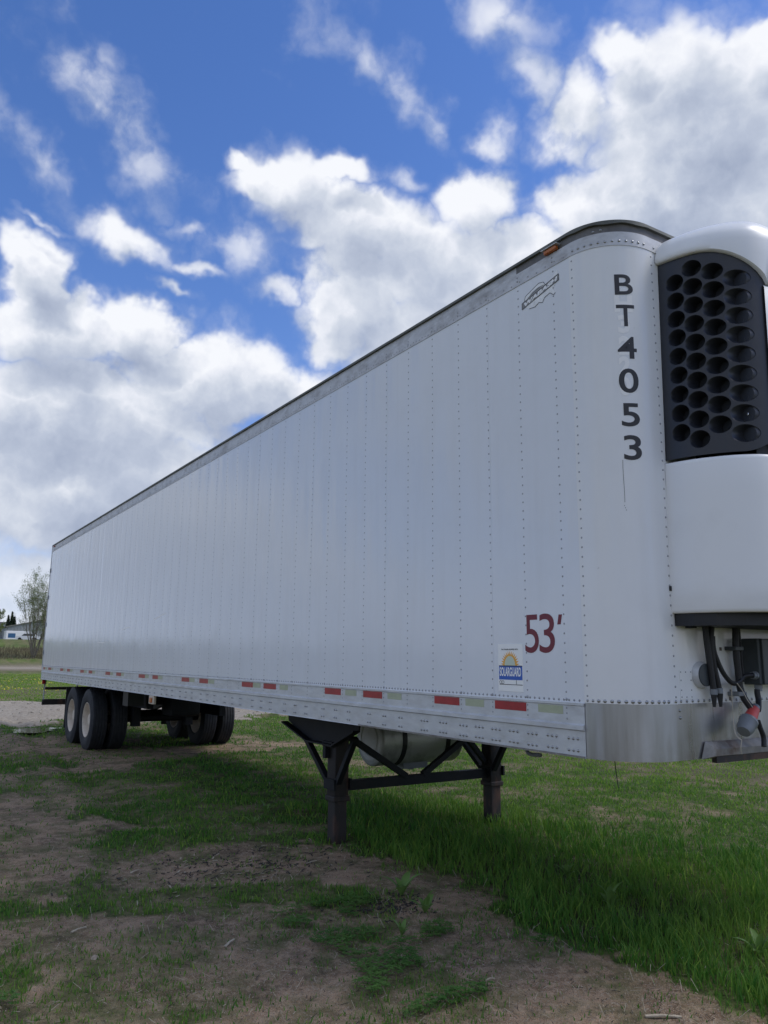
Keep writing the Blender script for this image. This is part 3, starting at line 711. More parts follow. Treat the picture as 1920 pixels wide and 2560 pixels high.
# solar sticker
S = MB().box((-.983, -.0034, 1.386), (-.768, -.0022, 1.659)).build('sticker', M['sticker'], T); S['label'] = 'white sticker with orange half sun and blue SOLARGUARD panel'
MB().box((-.976, -.0040, 1.452), (-.773, -.0036, 1.532)).build('blue_panel', M['blue'], S)
MB().box((-.976, -.0044, 1.529), (-.773, -.0041, 1.534)).build('panel_top_line', M['ink'], S)
uv, f = text_mesh('SOLARGUARD', .03); decal('lettering', uv, f, side_map(-.969, -.783, 1.472, 1.524, -.0048), M['sticker'], S, None, False)
uv, f = text_mesh('THIS TRAILER EQUIPPED WITH', .03); decal('small_lettering', uv, f, side_map(-.953, -.806, 1.622, 1.631, -.0048), M['ink'], S, None, False)
def halfsun(r0, r1, spikes=0):
    P_ = []
    if spikes:
        for k in range(spikes*2+1):
            a = math.pi*k/(spikes*2); r_ = r1 if k % 2 else r0; P_.append((r_*math.cos(a), r_*math.sin(a)))
    else:
        for k in range(25): a = math.pi*k/24; P_.append((r0*math.cos(a), r1*math.sin(a)))
    return P_
sunc = (-.878, 1.5345)
P_ = halfsun(.060, .085, 15); MB().prism([(sunc[0]+q[0]*.95, -.0040, sunc[1]+q[1]) for q in P_], (0, .0004, 0)).build('sun_rays', M['orange'], S)
P_ = halfsun(.046, .055); MB().prism([(sunc[0]+q[0], -.0046, sunc[1]+q[1]) for q in P_], (0, .0004, 0)).build('sun_disc', M['cream'], S)
b = MB().box((-.972, -.0042, 1.423), (-.772, -.0036, 1.4265))
for cx_ in (-.962, -.942): b.tube([(cx_+.0095*math.cos(t), -.004, 1.437+.0095*math.sin(t)) for t in np.linspace(0, 2*math.pi, 17)], .0012, 4, False)
b.box((-.826, -.0042, 1.427), (-.823, -.0036, 1.451)); b.build('trailer_outline', M['ink'], S)
# logo: map outline with slanted name panel
lx0, lz0 = -.700, 3.668
def lp(u, v): return (lx0+u*.315, -.0032, lz0+v*.150+u*.0)
mo = [(.10,.20),(.07,.50),(.10,.66),(.30,.80),(.48,.92),(.60,.86),(.66,.66),(.80,.72),(.90,.98),(.97,1.05),(.98,.90),(.90,.72),(.90,.50),(.84,.34),(.90,.16),(.86,.10),(.76,.26),(.62,.18),(.56,.02),(.46,.10),(.36,.00),(.20,.04)]
LG = MB().prism([lp(*q) for q in mo], (0, .0008, 0)).build('logo', M['logo_white'], T); LG['label'] = 'faded white country outline logo with WABASH panel'
b = MB(); ol = [Vector(lp(*q)) for q in mo]
for i_ in list(range(0, 7))+list(range(14, 21)): b.bar(ol[i_]+Vector((0, -.0006, 0)), ol[i_+1]+Vector((0, -.0006, 0)), .0035, .0006, (0, 1, 0))
tag(b.build('outline', M['logo_dark'], LG), kind='stuff')
pw = [(0.0, .16), (1.0, .60), (1.0, .86), (0.0, .42)]
MB().prism([(q[0], -.0042, q[2]) for q in [lp(*q) for q in pw]], (0, .0005, 0)).build('name_panel', M['logo_grey'], LG)
b = MB(); pq = [Vector((lp(*q)[0], -.0048, lp(*q)[2])) for q in pw]
for i_ in range(4): b.bar(pq[i_], pq[(i_+1) % 4], .003, .0006, (0, 1, 0))
tag(b.build('panel_frame', M['ink'], LG), kind='stuff')
pw2 = [(0.012, .185), (.988, .614), (.988, .838), (0.012, .405)]
uv, f = text_mesh('WABASH', .06)
decal('lettering', uv, f, lambda u, v: (lambda q: (q[0]+.008*v, -.0052, q[2]))(lp(.03+u*.92, .195+u*.42+v*.19)), M['logo_white'], LG, None, True)
MB().prism([(q[0], -.0044, q[2]) for q in [lp(*q) for q in [(.15,.52),(.30,.68),(.45,.76),(.62,.74),(.40,.63)]]], (0, .0004, 0)).build('grey_arc', M['logo_grey'], LG)

# ---- refrigeration unit
gx = [0, .09, .182, .274, .33, .366, .41, .437, .452, .458, .46]
gy = [.376, .392, .421, .470, .510, .545, .597, .655, .730, .850, 1.3]
def lean(z_): return .0245*(z_-3.2)
def gfun(x_): return float(np.interp(x_, gx[:8], gy[:8]))
def smoothpath(n=60):
    t = np.linspace(0, 1, len(gx)); s_ = np.concatenate([[0], np.cumsum(np.hypot(np.diff(gx), np.diff(gy)))])
    q = np.linspace(0, s_[-1], n); px_ = np.interp(q, s_, gx); py_ = np.interp(q, s_, gy)
    for _ in range(3):
        px_[1:-1] = (px_[:-2]+2*px_[1:-1]+px_[2:])/4; py_[1:-1] = (py_[:-2]+2*py_[1:-1]+py_[2:])/4
    return list(zip(px_, py_))
SP = smoothpath(); FULL = SP+[(p_[0], W-p_[1]) for p_ in SP[::-1][1:]]
U = MB().box((-.0005, .62, 1.83), (.20, W-.62, 3.78), .02).build('refrigeration_unit', M['black'], T)
U['label'] = 'white refrigeration unit with dark honeycomb grille on the front wall'
def loft(rows, name, m_, parent, close_top=False):
    n = len(rows[0]); vs = [p_ for r_ in rows for p_ in r_]; fs = []
    for i_ in range(len(rows)-1):
        for k in range(n-1): fs.append((i_*n+k, i_*n+k+1, (i_+1)*n+k+1, (i_+1)*n+k))
    b = MB().add(vs, fs)
    if close_top: b.add([vs[(len(rows)-1)*n+k] for k in range(n)], [tuple(range(n))])
    return b.build(name, m_, parent, True, 50)
def ring(path, z_, off=0., zf=None):
    out = []; n = len(path)
    for k, (px_, py_) in enumerate(path):
        a = path[max(k-1, 0)]; c = path[min(k+1, n-1)]; tx, ty = c[0]-a[0], c[1]-a[1]; L_ = math.hypot(tx, ty)+1e-9
        nx_, ny_ = ty/L_, -tx/L_; sgn = 1 if py_ < W/2 else -1
        zz = zf(px_, py_) if zf else z_
        out.append((max(px_+nx_*off, 0.0008), py_+ny_*off+sgn*lean(zz), zz))
    return out
def zbot(px_, py_):
    t = max(0, min(1, (min(py_, W-py_)-.56)/.10)); return 2.633+.0*t
rows = [ring(FULL, 1.812, -.05), ring(FULL, 1.812, -.006), ring(FULL, 1.816, -.001), ring(FULL, 1.830, .004), ring(FULL, 1.95, .006), ring(FULL, 2.2, .007), ring(FULL, 2.45, .007), ring(FULL, 2.60, .005), ring(FULL, 2.618, .001), ring(FULL, 2.622, -.006), ring(FULL, 2.624, -.03)]
loft(rows, 'lower_panel', M['unit'], U)
FR = [q for q in FULL if .665 < q[1] < W-.665]
def zd(px_, py_): 
    t = max(0, min(1, (.80-min(py_, W-py_))/.14)); return 2.632+.12*(1-math.sqrt(max(0, 1-t*t)))
rows = [ring(FR, 0, -.02, zd), ring(FR, 0, .004, lambda a, b_: zd(a, b_)+.001), ring(FR, 0, .010, lambda a, b_: zd(a, b_)+.012), ring(FR, 3.0, .010), ring(FR, 3.555, .010), ring(FR, 3.567, .004), ring(FR, 3.568, -.02)]
loft(rows, 'door_panel', M['unit'], U)
def ztop(x_): t = max(0, min(1, (x_-.20)/.245)); return 3.790-.215*(1-math.sqrt(max(0, 1-t*t)))
def zr(px_, py_):
    return (ztop(px_) if px_ < .4445 else 3.575)+.006
rows = [ring(FULL, 0, -.03, zr), ring(FULL, 0, .012, lambda a, b_: zr(a, b_)-.001), ring(FULL, 0, .020, lambda a, b_: zr(a, b_)+.006), ring(FULL, 0, .020, lambda a, b_: max(zr(a, b_)+.03, 3.74)), ring(FULL, 0, .018, lambda a, b_: 3.835)]
base_r = rows[-1]
for t in np.linspace(.12, 1, 12):
    s_ = 1-math.cos(math.pi/2*t); hh_ = math.sin(math.pi/2*t)
    rows.append([(p_[0]+(.12-p_[0])*s_*.9, p_[1]+(max(.95, min(1.65, p_[1]))-p_[1])*s_*.98, p_[2]+.235*hh_) for p_ in base_r])
for r_ in rows[5:]:
    r_[0] = (0.0008, r_[0][1], r_[0][2]); r_[-1] = (0.0008, r_[-1][1], r_[-1][2])
loft(rows, 'hood', M['unit'], U, True)
# grille
cols_ = [(.092, 3.653, 9), (.182, 3.711, 10), (.274, 3.668, 9), (.366, 3.610, 9)]
PZ = .1094; HR = .0492
def zlow(x_): t = max(0, min(1, (x_-.36)/.085)); return 2.638+.09*(1-math.sqrt(max(0, 1-t*t)))
XR = .444
outl = [(x_, zlow(x_)) for x_ in np.linspace(0, XR, 30)]+[(XR, z_) for z_ in np.linspace(zlow(XR)+.03, ztop(XR)-.03, 24)]+[(x_, ztop(x_)) for x_ in np.linspace(XR, 0, 30)]+[(0, z_) for z_ in np.linspace(3.76, 2.66, 24)]
pts = [Vector(q) for q in outl]; edges = [(i_, (i_+1) % len(pts)) for i_ in range(len(pts))]
holes = []
NH = 24
for cx_, zt_, n_ in cols_:
    for k in range(n_):
        cz_ = zt_-PZ*k; holes.append((cx_, cz_)); o = len(pts)
        pts += [Vector((cx_+HR*math.cos(2*math.pi*j/NH), cz_+HR*1.0*math.sin(2*math.pi*j/NH))) for j in range(NH)]
        edges += [(o+j, o+(j+1) % NH) for j in range(NH)]
for x_ in np.linspace(.012, XR-.012, 26):
    for z_ in np.linspace(2.68, 3.76, 44):
        if z_ > zlow(x_)+.01 and z_ < ztop(x_)-.01 and min(math.hypot(x_-h[0], z_-h[1]) for h in holes) > HR+.004: pts.append(Vector((x_, z_)))
res = geometry.delaunay_2d_cdt(pts, edges, [], 0, 1e-6)
vv, ff = res[0], res[2]
def inside(c):
    if min(math.hypot(c[0]-h[0], c[1]-h[1]) for h in holes) < HR*.985: return False
    return zlow(c[0]) < c[1] < ztop(c[0]) and 0 < c[0] < XR
ff2 = [f for f in ff if inside(sum((vv[i_] for i_ in f), Vector((0, 0)))/len(f))]
gyf = lambda x_: float(np.interp(x_, [p_[0] for p_ in SP if p_[0] < .4545], [p_[1] for p_ in SP if p_[0] < .4545]))
GV = [(v[0], gyf(v[0])+lean(v[1])+.004, v[1]) for v in vv]
GR = MB().add(GV, ff2).build('grille', M['grille'], U, True, 80)
hb = MB(); db = MB()
for (cx_, cz_) in holes:
    r0, r1, r2 = [], [], []
    for j in range(NH):
        a = 2*math.pi*j/NH; c_, s_ = math.cos(a), math.sin(a)
        x0_, z0_ = cx_+HR*c_, cz_+HR*s_; x1_, z1_ = cx_+HR*.93*c_, cz_+HR*.93*s_; x2_, z2_ = cx_+HR*.78*c_, cz_+HR*.78*s_
        r0.append((x0_, gyf(x0_)+lean(z0_)+.004, z0_)); r1.append((x1_, gyf(x1_)+lean(z1_)+.010, z1_)); r2.append((x2_, gyf(cx_)+lean(cz_)+(.085 if cx_ < .3 else .045), z2_))
    hb.add(r0+r1+r2, [(q*NH+j, q*NH+(j+1) % NH, (q+1)*NH+(j+1) % NH, (q+1)*NH+j) for q in range(2) for j in range(NH)])
    db.add(r2, [tuple(range(NH))])
    # narrow inner web seen in each cup
    db.add([(cx_+.004, gyf(cx_)+lean(cz_)+(.083 if cx_ < .3 else .043), cz_-.035), (cx_+.009, gyf(cx_)+lean(cz_)+.02+.03, cz_-.036), (cx_+.004, gyf(cx_)+lean(cz_)+(.083 if cx_ < .3 else .043), cz_+.0)], [(0, 1, 2)])
tag(hb.build('cup_wall', M['grille'], GR, True, 60), kind='stuff'); tag(db.build('cup_floor', M['deep'], GR), kind='stuff')
e_ = holes[-2]; MB().lathe([(0, .007), (.006, .007), (.007, .003), (.003, .002)], (e_[0], gyf(e_[0])+lean(e_[1])+.042, e_[1]), (0, -1, 0), 12).build('latch_screw', M['chrome'], GR)
FB = [q for q in FULL if .60 < q[1] < W-.60]
loft([ring(FB, 2.60, -.035), ring(FB, 3.85, -.035)], 'inner_shroud', M['black'], U)
MB().box((.001, .330, 1.93), (.012, .342, 1.955), .002).build('panel_latch', M['black'], U)
for (x9, y9, z9) in ((.440, .66, 2.60), (.36, .545, 2.585)): MB().dome((x9+.006, y9-.004, z9), (.8, -.6, 0), .006, .5, 8).build('panel_screw', M['ink'], U)
# dark side cheek closing the gap to the wall, far mirrored cheek
MB().add([(0.001, W-.39, 2.63), (.44, W-.66, 2.63), (.44, W-.66, 3.6), (0.001, W-.41, 3.79)], [(0, 1, 2, 3)]).build('far_grille', M['grille'], U)
BF = [(.0005, .364), (.10, .385), (.20, .43), (.30, .53), (.36, .66), (.385, .9)]; BF = BF+[(q[0], W-q[1]) for q in BF[::-1]]
MB().prism([(q[0], q[1], 1.748) for q in BF], (0, 0, .066)).build('base_frame', M['black'], U)
MB().box((.02, .42, 1.738), (.06, .46, 1.748)).build('frame_foot', M['frame'], U)

# ---- hoses, junction box, plug
def sm(pts, n=6):   # Catmull-Rom
    P_ = [Vector(p_) for p_ in pts]; P_ = [P_[0]*2-P_[1]]+P_+[P_[-1]*2-P_[-2]]; out = []
    for i_ in range(1, len(P_)-2):
        for k in range(n):
            t = k/n; a, b_, c_, d_ = P_[i_-1:i_+3]
            out.append(.5*((2*b_)+(c_-a)*t+(2*a-5*b_+4*c_-d_)*t*t+(3*b_-a-3*c_+d_)*t**3))
    return out+[P_[-2]]
MB().tube(sm([(.05,.545,1.76),(.05,.551,1.676),(.05,.564,1.567),(.05,.580,1.437),(.05,.583,1.40)]), .0165, 10).build('drain_hose', M['hose'], T)
MB().tube(sm([(.05,.602,1.76),(.05,.586,1.662),(.05,.598,1.549),(.05,.624,1.444),(.05,.634,1.40)]), .0155, 10).build('drain_hose', M['hose'], T)
for y_, z_ in ((.582, 1.425), (.630, 1.43)): MB().lathe([(0,.017),(0,.019),(.028,.019),(.028,.017)], (.05, y_, z_-.028), (0, 0, 1), 14).build('hose_clamp', M['grey'], T)
for y_, dy_ in ((.582, .0), (.632, .004)):
    MB().add([(.05+.017*c_, y_+.017*s_, 1.40) for c_, s_ in [(math.cos(a), math.sin(a)) for a in np.linspace(0, 2*math.pi, 13)[:-1]]]+[(.05+.012*c_*.25+.0, y_+dy_+.013*s_*1.0-.002, 1.333) for c_, s_ in [(math.cos(a), math.sin(a)) for a in np.linspace(0, 2*math.pi, 13)[:-1]]],
             [(k, (k+1) % 12, 12+(k+1) % 12, 12+k) for k in range(12)]+[tuple(range(12, 24))]).build('duckbill_end', M['hose'], T, True)
MB().tube(sm([(.055,.598,1.70),(.055,.600,1.628),(.055,.628,1.564),(.055,.664,1.511),(.055,.715,1.466),(.055,.760,1.452),(.055,.80,1.462),(.055,.842,1.487),(.07,.87,1.494),(.08,.905,1.495)]), .0125, 10).build('cable_conduit', M['hose'], T)
MB().lathe([(0,.016),(0,.019),(.02,.019),(.02,.022),(.035,.022),(.035,.012)], (.075,.890,1.495), (0, 1, 0), 14).build('conduit_fitting', M['grey'], T)
MB().tube(sm([(.045,.820,1.757),(.045,.808,1.627),(.045,.815,1.511),(.045,.819,1.434),(.06,.826,1.377),(.08,.845,1.330),(.09,.85,1.312)]), .0185, 12).build('power_cable', M['hose'], T)
MB().tube([(.05,.842,1.755),(.05,.846,1.55),(.05,.848,1.46)], .006, 8).build('thin_pipe', M['hose'], T)
for z_ in (1.638, 1.397): MB().box((.001, .77, z_-.011), (.07, .842, z_+.011), .003).build('cable_clamp', M['grey'] if z_ < 1.5 else M['box'], T)
MB().box((.0, .926, 1.445), (.10, 1.34, 1.695), .006).build('junction_box', M['box'], T)
MB().box((.10, .948, 1.447), (.112, 1.33, 1.692), .003).build('box_lid', M['box'], T)
MB().lathe([(0,.022),(.02,.022),(.02,.019),(.035,.019),(.035,.0)], (.06,.965,1.445), (0, 0, -1), 14).build('box_gland', M['grey'], T)
MB().tube(sm([(.06,.951,1.42),(.06,.950,1.40),(.065,.948,1.363),(.08,.92,1.325),(.085,.905,1.31)]), .0155, 10).build('power_cable', M['hose'], T)
pa, pb = Vector((.09,.868,1.318)), Vector((.11,.704,1.186)); ax = (pb-pa).normalized()
PL = MB().lathe([(0,.012),(0,.027),(.03,.030),(.085,.036),(.095,.036)], pa, ax, 20).build('power_plug', M['plugred'], T, True)
MB().lathe([(0,.013),(.0,.021),(.022,.024),(.022,.02)], pa-ax*.022, ax, 16).build('gland', M['grey'], PL, True)
MB().lathe([(0,.034),(0,.048),(.014,.050),(.02,.046),(.06,.044),(.088,.034),(.088,.0)], pa+ax*.090, ax, 24).build('cap', M['grey'], PL, True)
MB().tube(sm([(.08,.905,1.255),(.08,.92,1.22),(.08,.945,1.17),(.085,.935,1.12)]), .0135, 10).build('cable_tail', M['hose'], T)
MB().tube(sm([(.075,.752,1.455),(.08,.79,1.413),(.09,.808,1.37),(.10,.84,1.326)]), .0022, 5).tube(sm([(.05,.737,1.446),(.06,.72,1.32),(.09,.68,1.21),(.13,.655,1.178),(.14,.66,1.172)]), .0022, 5).tube(sm([(.14,.66,1.172),(.135,.655,1.13),(.13,.668,1.10)]), .0022, 5).build('string', M['string'], T)
for (y_, z_) in ((.735, 1.635), (.79, 1.37), (.80, 1.41)): MB().box((-.0005, y_-.007, z_-.009), (.004, y_+.007, z_+.009)).build('wall_bracket', M['rust'], T)
G_ = MB().lathe([(0,.0),(0,.069),(.010,.069),(.028,.062),(.034,.061),(.034,.0585)], (0,.545,1.497), (1, 0, 0), 36).build('round_gauge', M['alu'], T, True)
MB().lathe([(.034,.0),(.034,.0585),(.040,.0575),(.0405,.0)], (0,.545,1.497), (1, 0, 0), 36).build('gauge_face', M['box'], G_)

# ---- landing gear
LXc, LY = -3.655, (.42, 2.18)
for k, yy in enumerate(LY):
    L1 = MB().box((LXc-.075, yy-.07, .37), (LXc+.075, yy+.07, 1.09), .012).build('landing_leg', M['legs'], T, True, 40)
    MB().box((LXc-.085, yy-.08, .34), (LXc+.085, yy+.08, .385), .008).build('leg_collar', M['legs'], L1)
    MB().box((LXc-.066, yy-.061, -.03), (LXc+.066, yy+.061, .345), .010).build('inner_leg', M['legs'], L1)
    MB().box((LXc-.13, yy-.12, -.05), (LXc+.13, yy+.12, -.01), .01).build('foot_plate', M['legs'], L1)
    for y9 in (yy-.09, yy+.072): MB().box((LXc-.095, y9, .44), (LXc+.095, y9+.018, .53)).build('bracket', M['frame'], L1)
    for sx in (-1, 1):
        MB().bar((LXc+sx*.09, yy-.05, .50), (LXc+sx*(.62 if sx < 0 else .33), yy-.05 if sx < 0 else yy-.02, .90), .042, .05, (0, 1, 0)).build('side_brace', M['frame'], T)
ya = .335
P_ = [(-4.47, 1.062), (-4.52, 1.045), (-4.50, .965), (-4.30, .90), (-4.02, .828), (-3.52, .826), (-3.16, .965), (-3.15, 1.062)]
MB().prism([(q[0], ya, q[1]) for q in P_], (0, .012, 0)).build('wing_plate', M['frame'], T)
MB().bar((-4.53, ya-.03, .955), (-4.02, ya-.03, .826), .014, .07, (0, 1, 0)).bar((-3.52, ya-.03, .826), (-3.15, ya-.03, .97), .014, .07, (0, 1, 0)).bar((-4.02, ya-.03, .822), (-3.52, ya-.03, .822), .014, .07, (0, 1, 0)).build('plate_flange', M['frame'], T)
MB().prism([(q[0], W-ya, q[1]) for q in P_], (0, .012, 0)).build('wing_plate', M['frame'], T)
MB().box((LXc-.10, .31, .80), (LXc+.08, .35, .845)).box((LXc-.07, .30, .70), (LXc-.02, .345, .80)).build('gear_housing', M['frame'], T)
MB().box((LXc-.03, .50, .42), (LXc+.03, 2.10, .505)).build('cross_bar', M['frame'], T)
MB().bar((LXc+.01, 1.14, .50), (LXc+.01, .48, .90), .05, .052).build('diagonal_brace', M['frame'], T)
MB().bar((LXc+.01, 1.33, .50), (LXc+.01, 1.88, .83), .05, .052).build('diagonal_brace', M['frame'], T)
MB().bar((LXc+.01, 1.83, .85), (LXc+.01, 2.10, .56), .05, .045).build('diagonal_brace', M['frame'], T)
# fuel tank
tx, tz, tr = -4.07, .80, .255
K = MB().lathe([(0,.0),(0.004,.18),(0,.19),(-.006,.20),(.0,.235),(.012,.25),(.03,tr),(.95,tr),(.975,.23),(.985,.0)], (tx, 1.0, tz), (0, 1, 0), 48).build('fuel_tank', M['tank'], T, True, 30)
MB().lathe([(-.004,.0),(-.003,.14),(-.012,.15),(-.004,.16),(-.002,.225),(.004,.24)], (tx, 1.0, tz), (0, 1, 0), 48).build('tank_end', M['tank_end'], K, True, 30)
for yy in (1.22, 1.74): MB().lathe([(0,tr),(0,tr+.008),(.05,tr+.008),(.05,tr)], (tx, yy, tz), (0, 1, 0), 40).build('tank_strap', M['black'], K)
MB().box((tx-.08, 1.33, tz-tr-.035), (tx+.10, 1.62, tz-tr+.02)).box((tx-.01, 1.45, tz-tr-.055), (tx+.03, 1.5, tz-tr-.03)).build('tank_bracket', M['grey'], K)
for yy in (1.24, 1.76): MB().box((tx-.3, yy, 1.0), (tx+.3, yy+.05, 1.09)).build('tank_hanger', M['black'], K)
# floor cross members, just inside the rails
for k in range(50):
    xx = -.5-k*.31
    MB().box((xx-.03, .035, 1.082), (xx+.03, W-.035, 1.12)).build('cross_member', M['frame'], T) if -14.5 > xx or xx > -1.6 or k % 2 else None
MB().tube(sm([(-1.08,.3,1.04),(-1.078,.3,1.015),(-1.05,.3,1.0),(-.96,.3,1.004)]), .012, 8).build('hook_pipe', M['grey'], T)
MB().tube(sm([(-.39,.3,1.08),(-.385,.3,1.0),(-.371,.3,.892)]), .0025, 5).build('dangling_wire', M['black'], T)
# axles and wheels
AX = (-11.82, -13.065)
MB().box((-14.3, .64, .74), (-10.3, .74, 1.07)).build('slider_rail', M['frame'], T); MB().box((-14.3, 1.86, .60), (-10.3, 1.96, 1.07)).build('slider_rail', M['frame'], T)
MB().box((-14.2, .72, .80), (-14.1, 1.88, .95)).box((-10.9, .72, .78), (-10.8, 1.88, 1.0)).box((-12.5, .72, .78), (-12.38, 1.88, .98)).build('slider_cross_beam', M['frame'], T)
RT = .515
tyre_prof = [(-.095,.285),(-.125,.32),(-.138,.38),(-.138,.42),(-.128,.47),(-.112,.503)]
tp = tyre_prof[:]
for a_, b_ in ((-.112,-.078),(-.068,-.030),(-.020,.020),(.030,.068),(.078,.112)):
    tp += [(a_, RT-.006 if abs(a_) > .1 else RT), (b_, RT-.006 if abs(b_) > .1 else RT), (b_+.001, RT-.014)] if b_ < .11 else [(a_, RT), (b_, RT-.006)]
    if b_ < .11: tp += [(b_+.009, RT-.014)]
tp += [(-q[0], q[1]) for q in tyre_prof[::-1]]
tyre_me = None
def wheel(x_, y_, out):
    """out: -1 when the dish faces the near side"""
    wh = empty('wheel', (x_, y_, RT-.018)); wh.parent = T
    t_ = MB().lathe(tp, (0,0,0), (0, 1, 0), 64, True).build('tyre', M['rubber'], wh, True, 28)
    s = out
    r_ = MB().lathe([(s*.110,.283),(s*.118,.292),(s*.118,.281),(s*.09,.268),(s*.05,.262),(-s*.02,.258),(-s*.035,.25),(-s*.05,.19),(-s*.045,.14),(-s*.03,.135),(-s*.03,.0)], (0,0,0), (0, 1, 0), 48).build('rim', M['rim'], wh, True, 40)
    for k in range(10):
        a = 2*math.pi*k/10
        pass
    MB().lathe([(-s*.05,.11),(s*.06,.10),(s*.075,.085),(s*.075,.0)], (0,0,0), (0, 1, 0), 24).build('hub', M['rim'], wh, True, 40)
    return wh
for ax_ in AX:
    for yy, o in ((.165, -1), (.50, 1), (W-.50, -1), (W-.165, 1)): wheel(ax_, yy, o)
    MB().lathe([(0,.065),(1.9,.065)], (ax_, .35, RT-.018), (0, 1, 0), 16).build('axle', M['frame'], T)
    for yy in (.80, 1.72): 
        MB().lathe([(0,.0),(0,.11),(.03,.125),(.08,.115),(.13,.125),(.18,.11),(.18,0)], (ax_-.35, yy, .60), (0, 0, 1), 20).build('air_spring', M['hose'], T, True)
        MB().bar((ax_+.45, yy-.05, .72), (ax_-.4, yy-.05, .56), .08, .10).build('trailing_arm', M['frame'], T)
        MB().box((ax_+.40, yy-.11, .40), (ax_+.56, yy+.02, .80)).build('hanger_bracket', M['frame'], T)
        MB().lathe([(0,0),(0,.08),(.05,.095),(.09,.095),(.14,.08),(.14,0)], (ax_+.14, yy+.05, .42), (-.3, 0, 1), 18).build('brake_chamber', M['frame'], T, True)
for y0 in (.06, 1.94): MB().box((-13.73, y0, .22), (-13.715, y0+.60, .98)).build('mud_flap', M['hose'], T)
MB().box((-10.72, 1.0, .62), (-10.2, 1.5, 1.0), .05).build('air_tank', M['frame'], T, True)
MB().box((-10.5, .30, .80), (-10.2, .55, 1.05)).build('valve_box', M['black'], T)
# mid side amber lamp below the rail
ML = MB().box((-8.05, -.004, .955), (-7.83, .03, 1.067), .006).build('side_turn_lamp', M['clear'], T)
MB().box((-8.00, -.015, .975), (-7.89, -.0045, 1.04), .008).build('lamp_lens', M['amber'], ML)
# rear underride guard
MB().box((X0-.09, .06, .52), (X0-.01, W-.06, .64)).build('guard_bar', M['legs'], T)
MB().box((X0-.06, .07, .84), (X0-.02, W-.07, .90)).build('guard_bar', M['legs'], T)
for yy in (.07, .75, 1.78, W-.10): MB().box((X0-.05, yy, .62), (X0-.01, yy+.025, 1.07)).build('guard_post', M['alu'], T)
MB().box((X0-.03, .02, .965), (X0+.05, .10, 1.062), .01).build('tail_lamp', M['redlens'], T)
MB().tube(sm([(X0+.06,.05,1.06),(X0+.25,.05,1.05),(X0+.28,.05,1.0),(X0+.16,.05,.96)]), .012, 6).build('lamp_cable', M['hose'], T)

# ------------------------------------------------------------------ small things on the ground
def gz(x_, y_): return float(hgt(np.array([x_]), np.array([y_]))[0])
def scatter(N, r0, r1, a0, a1, gmax):
    r_ = np.exp(rng.uniform(math.log(r0), math.log(r1), N)); a = YAW+np.radians(rng.uniform(a0, a1, N)); x_, y_ = CX+r_*np.cos(a), CY+r_*np.sin(a)
    k = fields(x_, y_)[0] < gmax; x_, y_, r_ = x_[k], y_[k], r_[k]
    return [tuple(map(float, q)) for q in zip(x_, y_, hgt(x_, y_), r_)]
# pebbles
b = MB()
for x_, y_, z0_, r_ in scatter(30000, 1.8, 14, -40, 40, .3):
    s_ = random.uniform(.0015, .0042)*(1+r_*.04); c = Vector((x_, y_, z0_+s_*.3)); rot = random.uniform(0, 6.28)
    vs = [c+Vector((math.cos(rot+k*2.09+random.uniform(-.3, .3))*s_*random.uniform(.7, 1.5), math.sin(rot+k*2.09)*s_*random.uniform(.7, 1.3), -s_*.3)) for k in range(3)]+[c+Vector((0, 0, s_*.7))]
    b.add(vs, [(0, 1, 3), (1, 2, 3), (2, 0, 3)])
M['pebble'] = mat('pale_pebble', (.33,.27,.21), .8, var=.5, vscale=25)
tag(b.build('gravel', M['pebble'], None), 'scattered small pale gravel lying on the bare brown soil', 'gravel', kind='stuff')
# bark and straw litter
b = MB(); bd = MB()
for x_, y_, z0_, r_ in scatter(8000, 2.0, 16, -36, 34, .45):
    L_ = random.choice((.006,.008,.012,.03))*random.uniform(.6,1.3)*(1+r_*.03); w_ = random.uniform(.0008, .003)*(1+r_*.05); rot = random.uniform(0, 3.14); dx, dy = math.cos(rot)*L_/2, math.sin(rot)*L_/2
    z_ = z0_+.004; (b if random.random() < .35 else bd).bar((x_-dx, y_-dy, z_), (x_+dx, y_+dy, z_+random.uniform(0, .006)), w_, w_*.5)
for x_, y_, z0_, r_ in scatter(2600, 2.4, 14, -34, 34, 1.1):
    L_ = random.uniform(.01, .045)*(1+r_*.05); rot = random.uniform(0, 6.28); dx, dy = math.cos(rot)*L_/2, math.sin(rot)*L_/2
    b.bar((x_-dx, y_-dy, z0_+.005), (x_+dx, y_+dy, z0_+random.uniform(.005, .05)), .0016*(1+r_*.08), .001)
# dense dark bark in the worn band in front of the near leg
for k in range(420):
    x_, y_ = random.gauss(-3.35, .32), random.gauss(-.55, .5)
    L_ = random.uniform(.012, .05); rot = random.uniform(0, 3.14); dx, dy = math.cos(rot)*L_/2, math.sin(rot)*L_/2
    (bd if random.random() < .8 else b).bar((x_-dx, y_-dy, gz(x_, y_)+.005), (x_+dx, y_+dy, gz(x_, y_)+random.uniform(.004, .016)), random.uniform(.004, .012), .003)
for k in range(160):
    x_, y_ = random.gauss(-1.85, .10), random.gauss(-.18, .14)
    L_ = random.uniform(.01, .04); rot = random.uniform(0, 3.14); dx, dy = math.cos(rot)*L_/2, math.sin(rot)*L_/2
    bd.bar((x_-dx, y_-dy, gz(x_, y_)+.005), (x_+dx, y_+dy, gz(x_, y_)+random.uniform(.004, .016)), random.uniform(.004, .012), .003)
M['straw'] = mat('pale_straw_bits', (.38,.33,.25), .85, var=.3, vscale=20)
M['barkbit'] = mat('dark_bark_bits', (.035,.028,.024), .9, var=.4, vscale=20)
tag(b.build('straw_litter', M['straw']), 'pale straw and splinter litter on the bare soil', 'litter', kind='stuff')
